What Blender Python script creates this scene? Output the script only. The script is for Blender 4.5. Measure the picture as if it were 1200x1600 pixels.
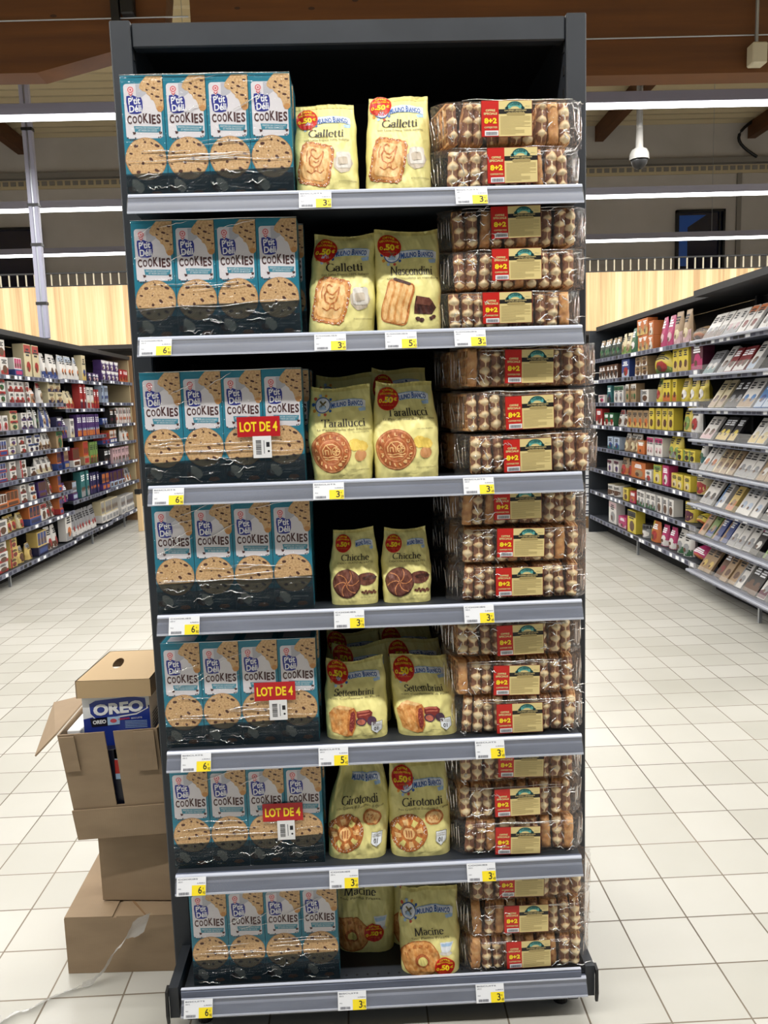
import bpy, math, random
from mathutils import Vector, Matrix, noise
from mathutils.geometry import tessellate_polygon
random.seed(7)
for o in list(bpy.data.objects): bpy.data.objects.remove(o)
SC = bpy.context.scene; COL = SC.collection
PI = math.pi; sin = math.sin; cos = math.cos

# ------------------------------------------------------------------ camera
CAM = Vector((-0.0159, -1.743, 1.45)); YAW, PITCH, ROLL, FPX = 0.0301, 0.1320, -0.0316, 1261.8
fw = Vector((sin(YAW)*cos(PITCH), cos(YAW)*cos(PITCH), -sin(PITCH)))
rt = fw.cross(Vector((0, 0, 1))).normalized(); up = rt.cross(fw)
r2 = cos(ROLL)*rt + sin(ROLL)*up; u2 = -sin(ROLL)*rt + cos(ROLL)*up
cd = bpy.data.cameras.new('camera'); cam = bpy.data.objects.new('camera', cd); COL.objects.link(cam)
cam.matrix_world = Matrix(((r2.x, u2.x, -fw.x, CAM.x), (r2.y, u2.y, -fw.y, CAM.y), (r2.z, u2.z, -fw.z, CAM.z), (0, 0, 0, 1)))
cd.sensor_fit = 'VERTICAL'; cd.sensor_height = 24.0; cd.lens = FPX/1600*24.0; cd.clip_start = .02; cd.clip_end = 200
SC.camera = cam

# ------------------------------------------------------------------ world, exposure
wd = bpy.data.worlds.new('world'); SC.world = wd; wd.use_nodes = True
wd.node_tree.nodes['Background'].inputs[0].default_value = (.86, .93, 1, 1)
wd.node_tree.nodes['Background'].inputs[1].default_value = .16
vs = SC.view_settings; vs.view_transform = 'Standard'; vs.look = 'None'; vs.gamma = 1; vs.exposure = 0.0; vs.use_curve_mapping = False
LAMP_ROWS = (12.0, 9.05, 5.8, 2.5, -1.25)      # y of the suspended light lines
LAMP_Z = 4.0; LAMP_W = 26.0                          # watts per metre of light line

# ------------------------------------------------------------------ colour / materials
def lin(c):
    return tuple(((x/255)/12.92 if x/255 <= .04045 else (((x/255)+.055)/1.055)**2.4) for x in c)
MATS = {}
def mat(name, rgb=(128, 128, 128), rough=.5, metal=0, spec=.5, emit=0, alpha=1, fn=None):
    if name in MATS: return MATS[name]
    m = bpy.data.materials.new(name); m.use_nodes = True; MATS[name] = m
    b = m.node_tree.nodes['Principled BSDF']
    c = lin(rgb) + (1,)
    b.inputs['Base Color'].default_value = c; b.inputs['Roughness'].default_value = rough
    b.inputs['Metallic'].default_value = metal; b.inputs['Specular IOR Level'].default_value = spec
    if emit: b.inputs['Emission Color'].default_value = c; b.inputs['Emission Strength'].default_value = emit
    if alpha < 1: b.inputs['Alpha'].default_value = alpha
    m.diffuse_color = c
    if fn: fn(m, m.node_tree, b)
    return m
def nd(t, typ, **k):
    n = t.nodes.new(typ)
    for a, v in k.items():
        if a.startswith('i_'):
            key = a[2:].replace('_', ' ')
            n.inputs[int(key) if key.isdigit() else key].default_value = v
        else: setattr(n, a, v)
    return n
def lk(t, a, b): t.links.new(a, b)
def ramp(t, fac, stops):
    r = nd(t, 'ShaderNodeValToRGB'); e = r.color_ramp.elements
    while len(e) < len(stops): e.new(.5)
    for i, (p, c) in enumerate(stops): e[i].position = p; e[i].color = lin(c)+(1,)
    lk(t, fac, r.inputs[0]); return r
def coords(t, kind='Object', scale=(1, 1, 1), rot=(0, 0, 0)):
    c = nd(t, 'ShaderNodeTexCoord'); m = nd(t, 'ShaderNodeMapping')
    m.inputs['Scale'].default_value = scale; m.inputs['Rotation'].default_value = rot
    lk(t, c.outputs[kind], m.inputs[0]); return m.outputs[0]
def mth(t, op, a, b=None, c=None):
    n = nd(t, 'ShaderNodeMath', operation=op)
    for i, x in enumerate((a, b, c)):
        if x is None: continue
        if isinstance(x, (int, float)): n.inputs[i].default_value = x
        else: lk(t, x, n.inputs[i])
    return n.outputs[0]
def bump(t, b, h, strength=.3, dist=.002):
    n = nd(t, 'ShaderNodeBump', i_Strength=strength, i_Distance=dist); lk(t, h, n.inputs['Height']); lk(t, n.outputs[0], b.inputs['Normal'])
def noisy(stops, scale=60, kind='Object', sc=(1, 1, 1), det=4, bmp=0, bd=.002):
    def f(m, t, b):
        n = nd(t, 'ShaderNodeTexNoise', i_Scale=scale, i_Detail=det); lk(t, coords(t, kind, sc), n.inputs['Vector'])
        lk(t, ramp(t, n.outputs[0], stops).outputs[0], b.inputs['Base Color'])
        if bmp: bump(t, b, n.outputs[0], bmp, bd)
    return f
def M_(name): return MATS[name]

# dark anthracite paint of the shelving
mat('anthracite', (40, 44, 50), .55, fn=noisy([(.35, (37, 41, 47)), (.65, (44, 48, 54))], 9, bmp=.05, bd=.001))
mat('anthracite_dark', (24, 25, 28), .65)
mat('black_void', (12, 12, 13), .8)
mat('rail_grey', (92, 99, 118), .42, spec=.5, fn=noisy([(.3, (80, 87, 106)), (.7, (102, 110, 130))], 5, sc=(1, 1, 12)))
mat('rail_edge', (198, 204, 220), .25, spec=.6)
mat('shop_rail', (104, 108, 124), .4)
mat('steel', (168, 172, 178), .35, .8)
mat('white', (236, 236, 236), .5); mat('paper', (232, 234, 238), .6); mat('black', (16, 15, 16), .5)
mat('ticket_yellow', (248, 224, 40), .5); mat('ink', (60, 62, 80), .6); mat('ink_dark', (28, 28, 34), .6)
def film_fn(fac, rough, scale, sc, strength, dist, tint=(1, 1, 1), haze=.04, cap=.16):
    def f(m, t, b):
        out = t.nodes['Material Output']; t.nodes.remove(b)
        v = coords(t, 'Object', sc)
        n = nd(t, 'ShaderNodeTexNoise', i_Scale=scale, i_Detail=2.0, i_Distortion=1.6); lk(t, v, n.inputs['Vector'])
        bm = nd(t, 'ShaderNodeBump', i_Strength=strength, i_Distance=dist); lk(t, mth(t, 'ABSOLUTE', mth(t, 'SUBTRACT', n.outputs[0], .5)), bm.inputs['Height'])
        g = nd(t, 'ShaderNodeBsdfGlossy', i_Roughness=rough); g.inputs[0].default_value = (1, 1, 1, 1); lk(t, bm.outputs[0], g.inputs['Normal'])
        d = nd(t, 'ShaderNodeBsdfDiffuse'); d.inputs[0].default_value = (.8, .8, .8, 1)
        tr = nd(t, 'ShaderNodeBsdfTransparent'); tr.inputs[0].default_value = tuple(tint)+(1,)
        m0 = nd(t, 'ShaderNodeMixShader', i_Fac=haze); lk(t, tr.outputs[0], m0.inputs[1]); lk(t, d.outputs[0], m0.inputs[2])
        fr = nd(t, 'ShaderNodeLayerWeight', i_Blend=.35); lk(t, bm.outputs[0], fr.inputs['Normal'])
        fa = mth(t, 'MULTIPLY_ADD', fr.outputs['Fresnel'], .22, fac); fa = mth(t, 'MINIMUM', fa, cap)
        mx = nd(t, 'ShaderNodeMixShader'); lk(t, fa, mx.inputs[0]); lk(t, m0.outputs[0], mx.inputs[1]); lk(t, g.outputs[0], mx.inputs[2])
        lk(t, mx.outputs[0], out.inputs['Surface'])
    return f
mat('bag_film', (220, 220, 220), fn=film_fn(.02, .07, 30, (1, 1, 1), 1.0, .02, haze=.03, cap=.2))
mat('shrink_film', (220, 220, 220), fn=film_fn(.008, .09, 13, (.35, 1, 2.6), 1.0, .022, haze=.012, cap=.12))
mat('clear_plastic', (220, 220, 220), fn=film_fn(.0, .32, 3, (1, 1, 1), .1, .001, haze=.10))
mat('tape_film', (220, 220, 220), fn=film_fn(.10, .15, 30, (1, 1, 1), .9, .01, haze=.52))
def crease_fn(m, t, b):
    out = t.nodes['Material Output']; t.nodes.remove(b)
    g = nd(t, 'ShaderNodeBsdfGlossy', i_Roughness=.18); g.inputs[0].default_value = (1, 1, 1, 1)
    tr = nd(t, 'ShaderNodeBsdfTransparent'); mx = nd(t, 'ShaderNodeMixShader', i_Fac=.85)
    lk(t, tr.outputs[0], mx.inputs[1]); lk(t, g.outputs[0], mx.inputs[2]); lk(t, mx.outputs[0], out.inputs['Surface'])
mat('film_crease', (220, 220, 220), fn=crease_fn)
def crease(mb, p, q, r, rnd, wob=.002, n=10, surf=None):   # folded ridge in the film: tapered thin roll
    P = []; o = rnd.uniform(0, 99)
    for k in range(n+1):
        f = k/n; x = p[0]+(q[0]-p[0])*f; z_ = p[1]+(q[1]-p[1])*f+wob*noise.noise(Vector((f*4, o, 0)))*2
        P.append((x, surf(x, z_) if surf else -.003, z_))
    mb.tube(P, [r*(.25+.75*sin(PI*min(max(k/n, .03), .97))) for k in range(n+1)], 'film_crease', 6)
def hatch_fn(m, t, b):
    out = t.nodes['Material Output']
    b.inputs['Base Color'].default_value = lin((6, 38, 50))+(1,)
    s = nd(t, 'ShaderNodeSeparateXYZ'); lk(t, coords(t, 'Object'), s.inputs[0])
    d = mth(t, 'ADD', s.outputs[0], mth(t, 'MULTIPLY', s.outputs[2], -1.0))
    w = mth(t, 'SINE', mth(t, 'MULTIPLY', d, 2*PI/.0036))
    k = mth(t, 'GREATER_THAN', w, -.62)
    tr = nd(t, 'ShaderNodeBsdfTransparent'); tr.inputs[0].default_value = (.7, .76, .78, 1)
    mx = nd(t, 'ShaderNodeMixShader'); lk(t, k, mx.inputs[0]); lk(t, tr.outputs[0], mx.inputs[1])
    tr2 = nd(t, 'ShaderNodeBsdfTransparent'); tr2.inputs[0].default_value = (.13, .17, .18, 1)
    m2 = nd(t, 'ShaderNodeMixShader', i_Fac=.35); lk(t, tr2.outputs[0], m2.inputs[1]); lk(t, b.outputs[0], m2.inputs[2])
    lk(t, m2.outputs[0], mx.inputs[2]); lk(t, mx.outputs[0], out.inputs['Surface'])
mat('hatched_print', (10, 24, 30), .4, fn=hatch_fn)

# ------------------------------------------------------------------ mesh builder
class MB:
    def __init__(s): s.v = []; s.f = []; s.mi = []; s.uv = []; s.ms = []
    def m(s, name):
        mm = MATS[name]
        if mm not in s.ms: s.ms.append(mm)
        return s.ms.index(mm)
    def face(s, pts, mn, uv=None):
        i = len(s.v); s.v += [tuple(p) for p in pts]; s.f.append(tuple(range(i, i+len(pts)))); s.mi.append(s.m(mn))
        s.uv.append(uv or [(0, 0)]*len(pts))
    def box(s, x0, x1, y0, y1, z0, z1, mn, bev=0):
        i = len(s.v)
        if bev:
            b = bev; P = []
            for z, k in ((z0, b), (z0+b, 0), (z1-b, 0), (z1, b)):
                P += [(x0+b+k*0, y0+k, z), (x1-b, y0+k, z), (x1-k, y0+b, z), (x1-k, y1-b, z), (x1-b, y1-k, z), (x0+b, y1-k, z), (x0+k, y1-b, z), (x0+k, y0+b, z)]
            s.v += P; F = [tuple(range(7, -1, -1)), tuple(range(24, 32))]
            for r in range(3):
                for k in range(8): F.append((r*8+k, r*8+(k+1) % 8, (r+1)*8+(k+1) % 8, (r+1)*8+k))
        else:
            s.v += [(x0, y0, z0), (x1, y0, z0), (x1, y1, z0), (x0, y1, z0), (x0, y0, z1), (x1, y0, z1), (x1, y1, z1), (x0, y1, z1)]
            F = [(0, 3, 2, 1), (4, 5, 6, 7), (0, 1, 5, 4), (1, 2, 6, 5), (2, 3, 7, 6), (3, 0, 4, 7)]
        for f in F: s.f.append(tuple(i+k for k in f)); s.mi.append(s.m(mn)); s.uv.append([(0, 0)]*len(f))
        return s
    def grid(s, fn, nu, nv, mn, wrap=False):
        i = len(s.v); k = s.m(mn)
        for b in range(nv+1):
            for a in range(nu+(0 if wrap else 1)): s.v.append(tuple(fn(a/nu, b/nv)))
        w = nu if wrap else nu+1
        for b in range(nv):
            for a in range(nu):
                a2 = (a+1) % w
                s.f.append((i+b*w+a, i+b*w+a2, i+(b+1)*w+a2, i+(b+1)*w+a)); s.mi.append(k)
                s.uv.append([(a/nu, b/nv), ((a+1)/nu, b/nv), ((a+1)/nu, (b+1)/nv), (a/nu, (b+1)/nv)])
        return s
    def prism(s, pts, axis, a, b, mn):   # polygon pts (2D) extruded along axis from a to b
        def P(p, q): return (q, p[0], p[1]) if axis == 'x' else (p[0], q, p[1]) if axis == 'y' else (p[0], p[1], q)
        i = len(s.v); n = len(pts); k = s.m(mn)
        s.v += [P(p, a) for p in pts]+[P(p, b) for p in pts]
        s.f.append(tuple(range(i, i+n))[::-1]); s.f.append(tuple(range(i+n, i+2*n)))
        s.mi += [k, k]; s.uv += [[(0, 0)]*n]*2
        for j in range(n):
            s.f.append((i+j, i+(j+1) % n, i+n+(j+1) % n, i+n+j)); s.mi.append(k); s.uv.append([(0, 0)]*4)
        return s
    def tube(s, pts, r, mn, n=8):
        pts = [Vector(p) for p in pts]; i = len(s.v); k = s.m(mn)
        for j, p in enumerate(pts):
            d = (pts[min(j+1, len(pts)-1)]-pts[max(j-1, 0)]).normalized()
            a = d.cross(Vector((0, 0, 1)) if abs(d.z) < .9 else Vector((1, 0, 0))).normalized(); b = d.cross(a)
            rr = r[j] if isinstance(r, (list, tuple)) else r
            for q in range(n): s.v.append(tuple(p+rr*(cos(2*PI*q/n)*a+sin(2*PI*q/n)*b)))
        for j in range(len(pts)-1):
            for q in range(n):
                s.f.append((i+j*n+q, i+j*n+(q+1) % n, i+(j+1)*n+(q+1) % n, i+(j+1)*n+q)); s.mi.append(k); s.uv.append([(0, 0)]*4)
        for e in (0, (len(pts)-1)*n): s.f.append(tuple(i+e+q for q in range(n))); s.mi.append(k); s.uv.append([(0, 0)]*n)
        return s
    def mesh(s, name, smooth=False):
        me = bpy.data.meshes.new(name); me.from_pydata(s.v, [], s.f)
        for m in s.ms: me.materials.append(m)
        me.polygons.foreach_set('material_index', s.mi)
        if smooth: me.polygons.foreach_set('use_smooth', [True]*len(s.f))
        ul = me.uv_layers.new(name='UV'); flat = [c for u in s.uv for p in u for c in p]; ul.data.foreach_set('uv', flat)
        me.update(); return me
    def build(s, name, parent=None, smooth=False, loc=None):
        return link(name, s.mesh(name, smooth), parent, loc)
def link(name, me, parent=None, loc=None):
    o = bpy.data.objects.new(name, me); COL.objects.link(o)
    if parent: o.parent = parent
    if loc: o.location = loc
    return o
def tag(o, label, cat, group=None, kind=None):
    o['label'] = label; o['category'] = cat
    if group: o['group'] = group
    if kind: o['kind'] = kind
    return o
def thing(name, label, cat, loc=(0, 0, 0), rz=0, group=None):
    o = bpy.data.objects.new(name, None); COL.objects.link(o); o.empty_display_size = .05
    o.location = loc; o.rotation_euler.z = rz; return tag(o, label, cat, group)
def struct(o): o['kind'] = 'structure'; return o
KIDS = {}
def copy_thing(src, loc, label, rz=None, group=None):
    def rec(o, par):
        c = o.copy(); COL.objects.link(c)
        if par: c.parent = par
        for ch in KIDS_of(o): rec(ch, c)
        return c
    r = rec(src, None); r.location = loc; r['label'] = label
    if rz is not None: r.rotation_euler.z = rz
    if group: r['group'] = group
    return r
def KIDS_of(o): return list(o.children)

# ------------------------------------------------------------------ printed artwork: flat shapes laid on a surface
TXT = {}
def sans(s, bold=.0):
    k = (s, bold)
    if k in TXT: return TXT[k]
    c = bpy.data.curves.new('t', 'FONT'); c.body = s; c.size = 1; c.offset = bold; c.resolution_u = 3
    o = bpy.data.objects.new('t', c); COL.objects.link(o); dg = bpy.context.evaluated_depsgraph_get()
    me = bpy.data.meshes.new_from_object(o.evaluated_get(dg)); me.calc_loop_triangles()
    P = [(v.co.x, v.co.y) for v in me.vertices]; T = [tuple(t.vertices) for t in me.loop_triangles]
    bpy.data.objects.remove(o); bpy.data.curves.remove(c); bpy.data.meshes.remove(me)
    x0 = min(p[0] for p in P); x1 = max(p[0] for p in P); y0 = min(p[1] for p in P); y1 = max(p[1] for p in P)
    P = [((p[0]-x0)/(x1-x0), (p[1]-y0)/(y1-y0)) for p in P]
    TXT[k] = [[P[i] for i in t] for t in T]; return TXT[k]
def A(cx, cy, rx, ry, a0, a1, n=10): return [(cx+rx*cos(math.radians(a0+(a1-a0)*i/n)), cy+ry*sin(math.radians(a0+(a1-a0)*i/n))) for i in range(n+1)]
def Sf(x, y=0, w=.13): return [(x-w, y), (x+w, y)]
XH = .64
GL = {
 'G': (.86, [A(.44, .5, .38, .5, 45, 330), [(.78, .05), (.78, .42)], Sf(.76, .42, .12)]),
 'N': (.92, [[(.14, 0), (.14, 1)], [(.14, 1), (.76, .02)], [(.76, 0), (.76, 1)], Sf(.14), Sf(.12, 1, .1), Sf(.76, 1)]),
 'T': (.78, [[(.39, 0), (.39, 1)], [(.03, 1), (.75, 1)], [(.03, 1), (.03, .84)], [(.75, 1), (.75, .84)], Sf(.39)]),
 'C': (.82, [A(.44, .5, .38, .5, 45, 318), [(.72, .82), (.74, .98)]]),
 'S': (.6, [A(.3, .76, .2, .24, 20, 230, 8)+A(.3, .26, .22, .26, 70, -160, 10), [(.5, .8), (.51, .98)], [(.08, .2), (.07, .02)]]),
 'M': (1.05, [[(.12, 0), (.16, 1)], [(.16, 1), (.5, .06)], [(.5, .06), (.84, 1)], [(.84, 1), (.9, 0)], Sf(.12), Sf(.9), Sf(.12, 1, .08), Sf(.9, 1, .08)]),
 'a': (.5, [[(.08, .52), (.13, .62), (.24, XH), (.34, .6), (.37, .48), (.37, .05), (.46, .02)], A(.22, .18, .15, .19, 50, 320, 8)]),
 'c': (.48, [A(.27, .32, .2, .33, 50, 315)]),
 'd': (.58, [[(.44, 0), (.44, 1), (.34, .97)], A(.25, .32, .19, .33, 30, 330)]),
 'e': (.5, [A(.26, .32, .2, .33, 5, 315, 12), [(.07, .36), (.44, .36)]]),
 'h': (.62, [[(.13, 0), (.13, 1), (.03, .98)], [(.13, .5), (.24, .62), (.36, .63), (.45, .5), (.45, 0)], Sf(.13), Sf(.46)]),
 'i': (.28, [[(.13, 0), (.13, XH), (.04, .61)], Sf(.13), [(.1, .88), (.16, .88)], [(.13, .84), (.13, .93)]]),
 'l': (.28, [[(.13, 0), (.13, 1), (.04, .98)], Sf(.13)]),
 'n': (.62, [[(.13, 0), (.13, XH), (.03, .62)], [(.13, .5), (.24, .62), (.36, .63), (.45, .5), (.45, 0)], Sf(.13), Sf(.46)]),
 'm': (.94, [[(.13, 0), (.13, XH), (.03, .62)], [(.13, .5), (.22, .62), (.33, .63), (.42, .5), (.42, 0)], [(.42, .5), (.52, .62), (.64, .63), (.74, .5), (.74, 0)], Sf(.13), Sf(.42), Sf(.75)]),
 'o': (.56, [A(.28, .32, .22, .33, 0, 360, 14)]),
 'r': (.42, [[(.13, 0), (.13, XH), (.03, .62)], [(.13, .48), (.22, .61), (.36, .62)], Sf(.13)]),
 's': (.42, [A(.21, .48, .13, .16, 30, 230, 7)+A(.2, .17, .15, .17, 70, -150, 8)]),
 't': (.36, [[(.16, .86), (.16, .12), (.22, .01), (.33, .06)], [(.02, .62), (.32, .62)]]),
 'b': (.58, [[(.12, 0), (.12, 1), (.02, .98)], A(.31, .32, .19, .33, -150, 150)]),
 'u': (.62, [[(.12, .64), (.12, .16), (.2, .02), (.34, .03), (.45, .18)], [(.45, .64), (.45, 0), (.55, .02)], [(.02, .63), (.12, .64)], [(.36, .63), (.45, .64)]]),
}
def serif(s):
    if ('serif', s) in TXT: return TXT[('serif', s)]
    T = []; x = 0
    for ch in s:
        if ch == ' ': x += .3; continue
        adv, st = GL[ch]
        for pl in st:
            for a, b in zip(pl, pl[1:]):
                dx, dy = b[0]-a[0], b[1]-a[1]; L = math.hypot(dx, dy)
                if L < 1e-6: continue
                w = (.020+.048*abs(dy)/L); ux, uy = dx/L, dy/L; e = .018
                a2 = (a[0]-ux*e, a[1]-uy*e); b2 = (b[0]+ux*e, b[1]+uy*e); nx, ny = -uy*w, ux*w
                q = [(x+a2[0]+nx, a2[1]+ny), (x+a2[0]-nx, a2[1]-ny), (x+b2[0]-nx, b2[1]-ny), (x+b2[0]+nx, b2[1]+ny)]
                T += [[q[0], q[1], q[2]], [q[0], q[2], q[3]]]
        x += adv
    T = [[(p[0]/x, p[1]) for p in t] for t in T]
    TXT[('serif', s)] = T; return T
class Art:
    """surf(s,t,off) -> xyz.  Shapes are given in (s,t); layer k floats k*eps above the surface."""
    def __init__(a, mb, surf, eps=.00018, maxlen=9): a.mb = mb; a.surf = surf; a.eps = eps; a.ml = maxlen
    def tri(a, t, mn, L):
        if a.ml < 9:
            d = [math.dist(t[i], t[(i+1) % 3]) for i in range(3)]; k = d.index(max(d))
            if d[k] > a.ml:
                p, q, r = t[k], t[(k+1) % 3], t[(k+2) % 3]; m = ((p[0]+q[0])/2, (p[1]+q[1])/2)
                a.tri([p, m, r], mn, L); a.tri([m, q, r], mn, L); return
        P = [a.surf(x, y, a.eps*L) for x, y in t]
        a.mb.face(P, mn, list(t))
    def poly(a, pts, mn, L=1):
        for t in tessellate_polygon([[Vector((p[0], p[1], 0)) for p in pts]]): a.tri([pts[i] for i in t], mn, L)
    def rect(a, x0, y0, x1, y1, mn, L=1, r=0, ry=None):
        if r:
            ry = ry or r; P = []
            for cx, cy, s in ((x1-r, y1-ry, 0), (x0+r, y1-ry, 90), (x0+r, y0+ry, 180), (x1-r, y0+ry, 270)): P += A(cx, cy, r, ry, s, s+90, 4)
            a.poly(P, mn, L)
        else: a.poly([(x0, y0), (x1, y0), (x1, y1), (x0, y1)], mn, L)
    def ell(a, cx, cy, rx, ry, mn, L=1, n=24, wob=0, rot=0):
        P = []
        for i in range(n):
            t = 2*PI*i/n; k = 1+wob*sin(7*t+cx*9)*.6+wob*sin(11*t+3)*.4; x, y = rx*k*cos(t), ry*k*sin(t)
            P.append((cx+x*cos(rot)-y*sin(rot)*rx/ry, cy+x*sin(rot)*ry/rx+y*cos(rot)))
        a.poly(P, mn, L)
    def line(a, pts, w, mn, L=1, asp=1):
        for p, q in zip(pts, pts[1:]):
            dx, dy = q[0]-p[0], (q[1]-p[1])/asp; l = math.hypot(dx, dy) or 1; nx, ny = -dy/l*w/2, dx/l*w/2*asp
            a.poly([(p[0]+nx, p[1]+ny), (p[0]-nx, p[1]-ny), (q[0]-nx, q[1]-ny), (q[0]+nx, q[1]+ny)], mn, L)
    def text(a, s, x0, y0, x1, y1, mn, L=2, font='sans', bold=.0, slope=0, arc=0, asp=1):
        T = serif(s) if font == 'serif' else sans(s, bold)
        for t in T:
            Q = []
            for p in t:
                x = x0+p[0]*(x1-x0); y = y0+p[1]*(y1-y0)+slope*(p[0]-.5)+arc*(1-(2*p[0]-1)**2); Q.append((x, y))
            a.tri(Q, mn, L)

# ------------------------------------------------------------------ room surfaces
def floor_fn(m, t, b):
    s = nd(t, 'ShaderNodeSeparateXYZ'); lk(t, coords(t, 'Object'), s.inputs[0])
    P = .189; d = []
    cell = []
    for ax, off in ((0, .67), (1, .134)):
        u = mth(t, 'DIVIDE', mth(t, 'SUBTRACT', s.outputs[ax], off), P)
        cell.append(mth(t, 'FLOOR', u))
        fr = mth(t, 'FRACT', u); d.append(mth(t, 'MINIMUM', fr, mth(t, 'SUBTRACT', 1.0, fr)))
    e = mth(t, 'MINIMUM', d[0], d[1])
    nz = nd(t, 'ShaderNodeTexNoise', i_Scale=3.0, i_Detail=5.0); lk(t, coords(t, 'Object'), nz.inputs['Vector'])
    wid = mth(t, 'MULTIPLY_ADD', nz.outputs[0], .008, .0075)
    k = mth(t, 'LESS_THAN', e, wid)
    cx = nd(t, 'ShaderNodeCombineXYZ'); lk(t, cell[0], cx.inputs[0]); lk(t, cell[1], cx.inputs[1])
    wn = nd(t, 'ShaderNodeTexWhiteNoise'); lk(t, cx.outputs[0], wn.inputs['Vector'])
    mixv = mth(t, 'ADD', mth(t, 'MULTIPLY', wn.outputs['Value'], .5), mth(t, 'MULTIPLY', nz.outputs[0], .5))
    tile = ramp(t, mixv, [(.2, (174, 172, 163)), (.55, (183, 181, 173)), (.9, (191, 189, 182))])
    n2 = nd(t, 'ShaderNodeTexNoise', i_Scale=1.1, i_Detail=6.0); lk(t, coords(t, 'Object'), n2.inputs['Vector'])
    gr = ramp(t, n2.outputs[0], [(.35, (84, 74, 62)), (.7, (142, 130, 114))])
    mx = nd(t, 'ShaderNodeMix', data_type='RGBA'); lk(t, k, mx.inputs[0]); lk(t, tile.outputs[0], mx.inputs[6]); lk(t, gr.outputs[0], mx.inputs[7])
    lk(t, mx.outputs[2], b.inputs['Base Color'])
    lk(t, mth(t, 'MULTIPLY_ADD', k, .45, .30), b.inputs['Roughness'])
    bump(t, b, mth(t, 'MULTIPLY_ADD', mth(t, 'MINIMUM', e, .02), 40.0, mth(t, 'MULTIPLY', n2.outputs[0], .15)), .35, .0012)
mat('floor_tiles', rough=.3, spec=.5, fn=floor_fn)
def oak_fn(m, t, b):
    v = coords(t, 'Object', (9, 1, .22))
    n = nd(t, 'ShaderNodeTexNoise', i_Scale=2.2, i_Detail=5.0, i_Roughness=.65); lk(t, v, n.inputs['Vector'])
    s = nd(t, 'ShaderNodeSeparateXYZ'); lk(t, coords(t, 'Object'), s.inputs[0])
    c = mth(t, 'FLOOR', mth(t, 'MULTIPLY', s.outputs[0], 11.0)); w = nd(t, 'ShaderNodeTexWhiteNoise', noise_dimensions='1D'); lk(t, c, w.inputs['W'])
    k = mth(t, 'ADD', mth(t, 'MULTIPLY', w.outputs['Value'], .28), mth(t, 'MULTIPLY', n.outputs[0], .72))
    lk(t, ramp(t, k, [(.28, (176, 142, 98)), (.5, (212, 180, 132)), (.72, (232, 206, 162))]).outputs[0], b.inputs['Base Color'])
mat('oak_panel', rough=.55, fn=oak_fn)
def glulam_fn(m, t, b):
    v = coords(t, 'Object', (.35, 1, 5))
    n = nd(t, 'ShaderNodeTexNoise', i_Scale=2.5, i_Detail=6.0); lk(t, v, n.inputs['Vector'])
    vo = nd(t, 'ShaderNodeTexVoronoi', i_Scale=3.2, i_Randomness=1.0); lk(t, coords(t, 'Object', (1.0, 1, 2.2)), vo.inputs['Vector'])
    k = mth(t, 'LESS_THAN', vo.outputs['Distance'], .085)
    c = ramp(t, n.outputs[0], [(.3, (84, 46, 12)), (.6, (100, 57, 16)), (.8, (112, 66, 22))])
    mx = nd(t, 'ShaderNodeMix', data_type='RGBA'); lk(t, mth(t, 'MULTIPLY', k, .75), mx.inputs[0]); lk(t, c.outputs[0], mx.inputs[6]); mx.inputs[7].default_value = lin((38, 19, 9))+(1,)
    lk(t, mx.outputs[2], b.inputs['Base Color'])
mat('glulam', rough=.6, fn=glulam_fn)
mat('ceiling_sheet', (206, 190, 152), .6); mat('wall_paint', (198, 192, 184), .8, fn=noisy([(.3, (192, 187, 178)), (.7, (204, 198, 190))], 1.5))
mat('wall_trim', (140, 135, 126), .7); mat('lamp_housing', (150, 150, 168), .5)
mat('lamp_glow', (255, 255, 252), .4, emit=7.0)
mat('window_night', (10, 20, 50), .15, spec=.8); mat('window_blue', (34, 78, 150), .3, emit=.12)
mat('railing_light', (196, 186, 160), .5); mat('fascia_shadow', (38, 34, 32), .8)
mat('cream_panel', (176, 158, 122), .7)

b = MB(); b.face([(-12, -6, 0), (12, -6, 0), (12, 15, 0), (-12, 15, 0)], 'floor_tiles'); struct(b.build('floor'))
b = MB(); y = -6.0
while y < 15:
    p = [(y, 6.8), (y+.05, 6.8), (y+.08, 6.88), (y+.25, 6.88), (y+.28, 6.8)]
    for (a, za), (c, zc) in zip(p, p[1:]+[(y+.3, 6.8)]): b.face([(-12, c, zc), (12, c, zc), (12, a, za), (-12, a, za)], 'ceiling_sheet')
    y += .3
struct(b.build('ceiling'))
b = MB(); b.box(-12, 12, 15, 15.2, 0, 6.95, 'wall_paint'); struct(b.build('wall_back'))
b = MB(); b.box(-12.2, -12, -6, 15.2, 0, 6.95, 'wall_paint'); struct(b.build('wall_left'))
b = MB(); b.box(12, 12.2, -6, 15.2, 0, 6.95, 'wall_paint'); struct(b.build('wall_right'))
b = MB()
b.box(-12, 12, 14.86, 15, 6.02, 6.12, 'wall_trim'); b.box(-12, 12, 14.97, 15, 5.84, 6.0, 'ceiling_sheet')
for i in range(160): b.box(-12+i*.15, -11.9+i*.15, 14.955, 14.97, 5.9, 5.98, 'wall_trim')
for x in (-10, -4.15, 1.7, 7.8): b.box(x, x+.09, 14.95, 15, 0, 5.84, 'wall_trim')
struct(b.build('trim_1'))
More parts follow.
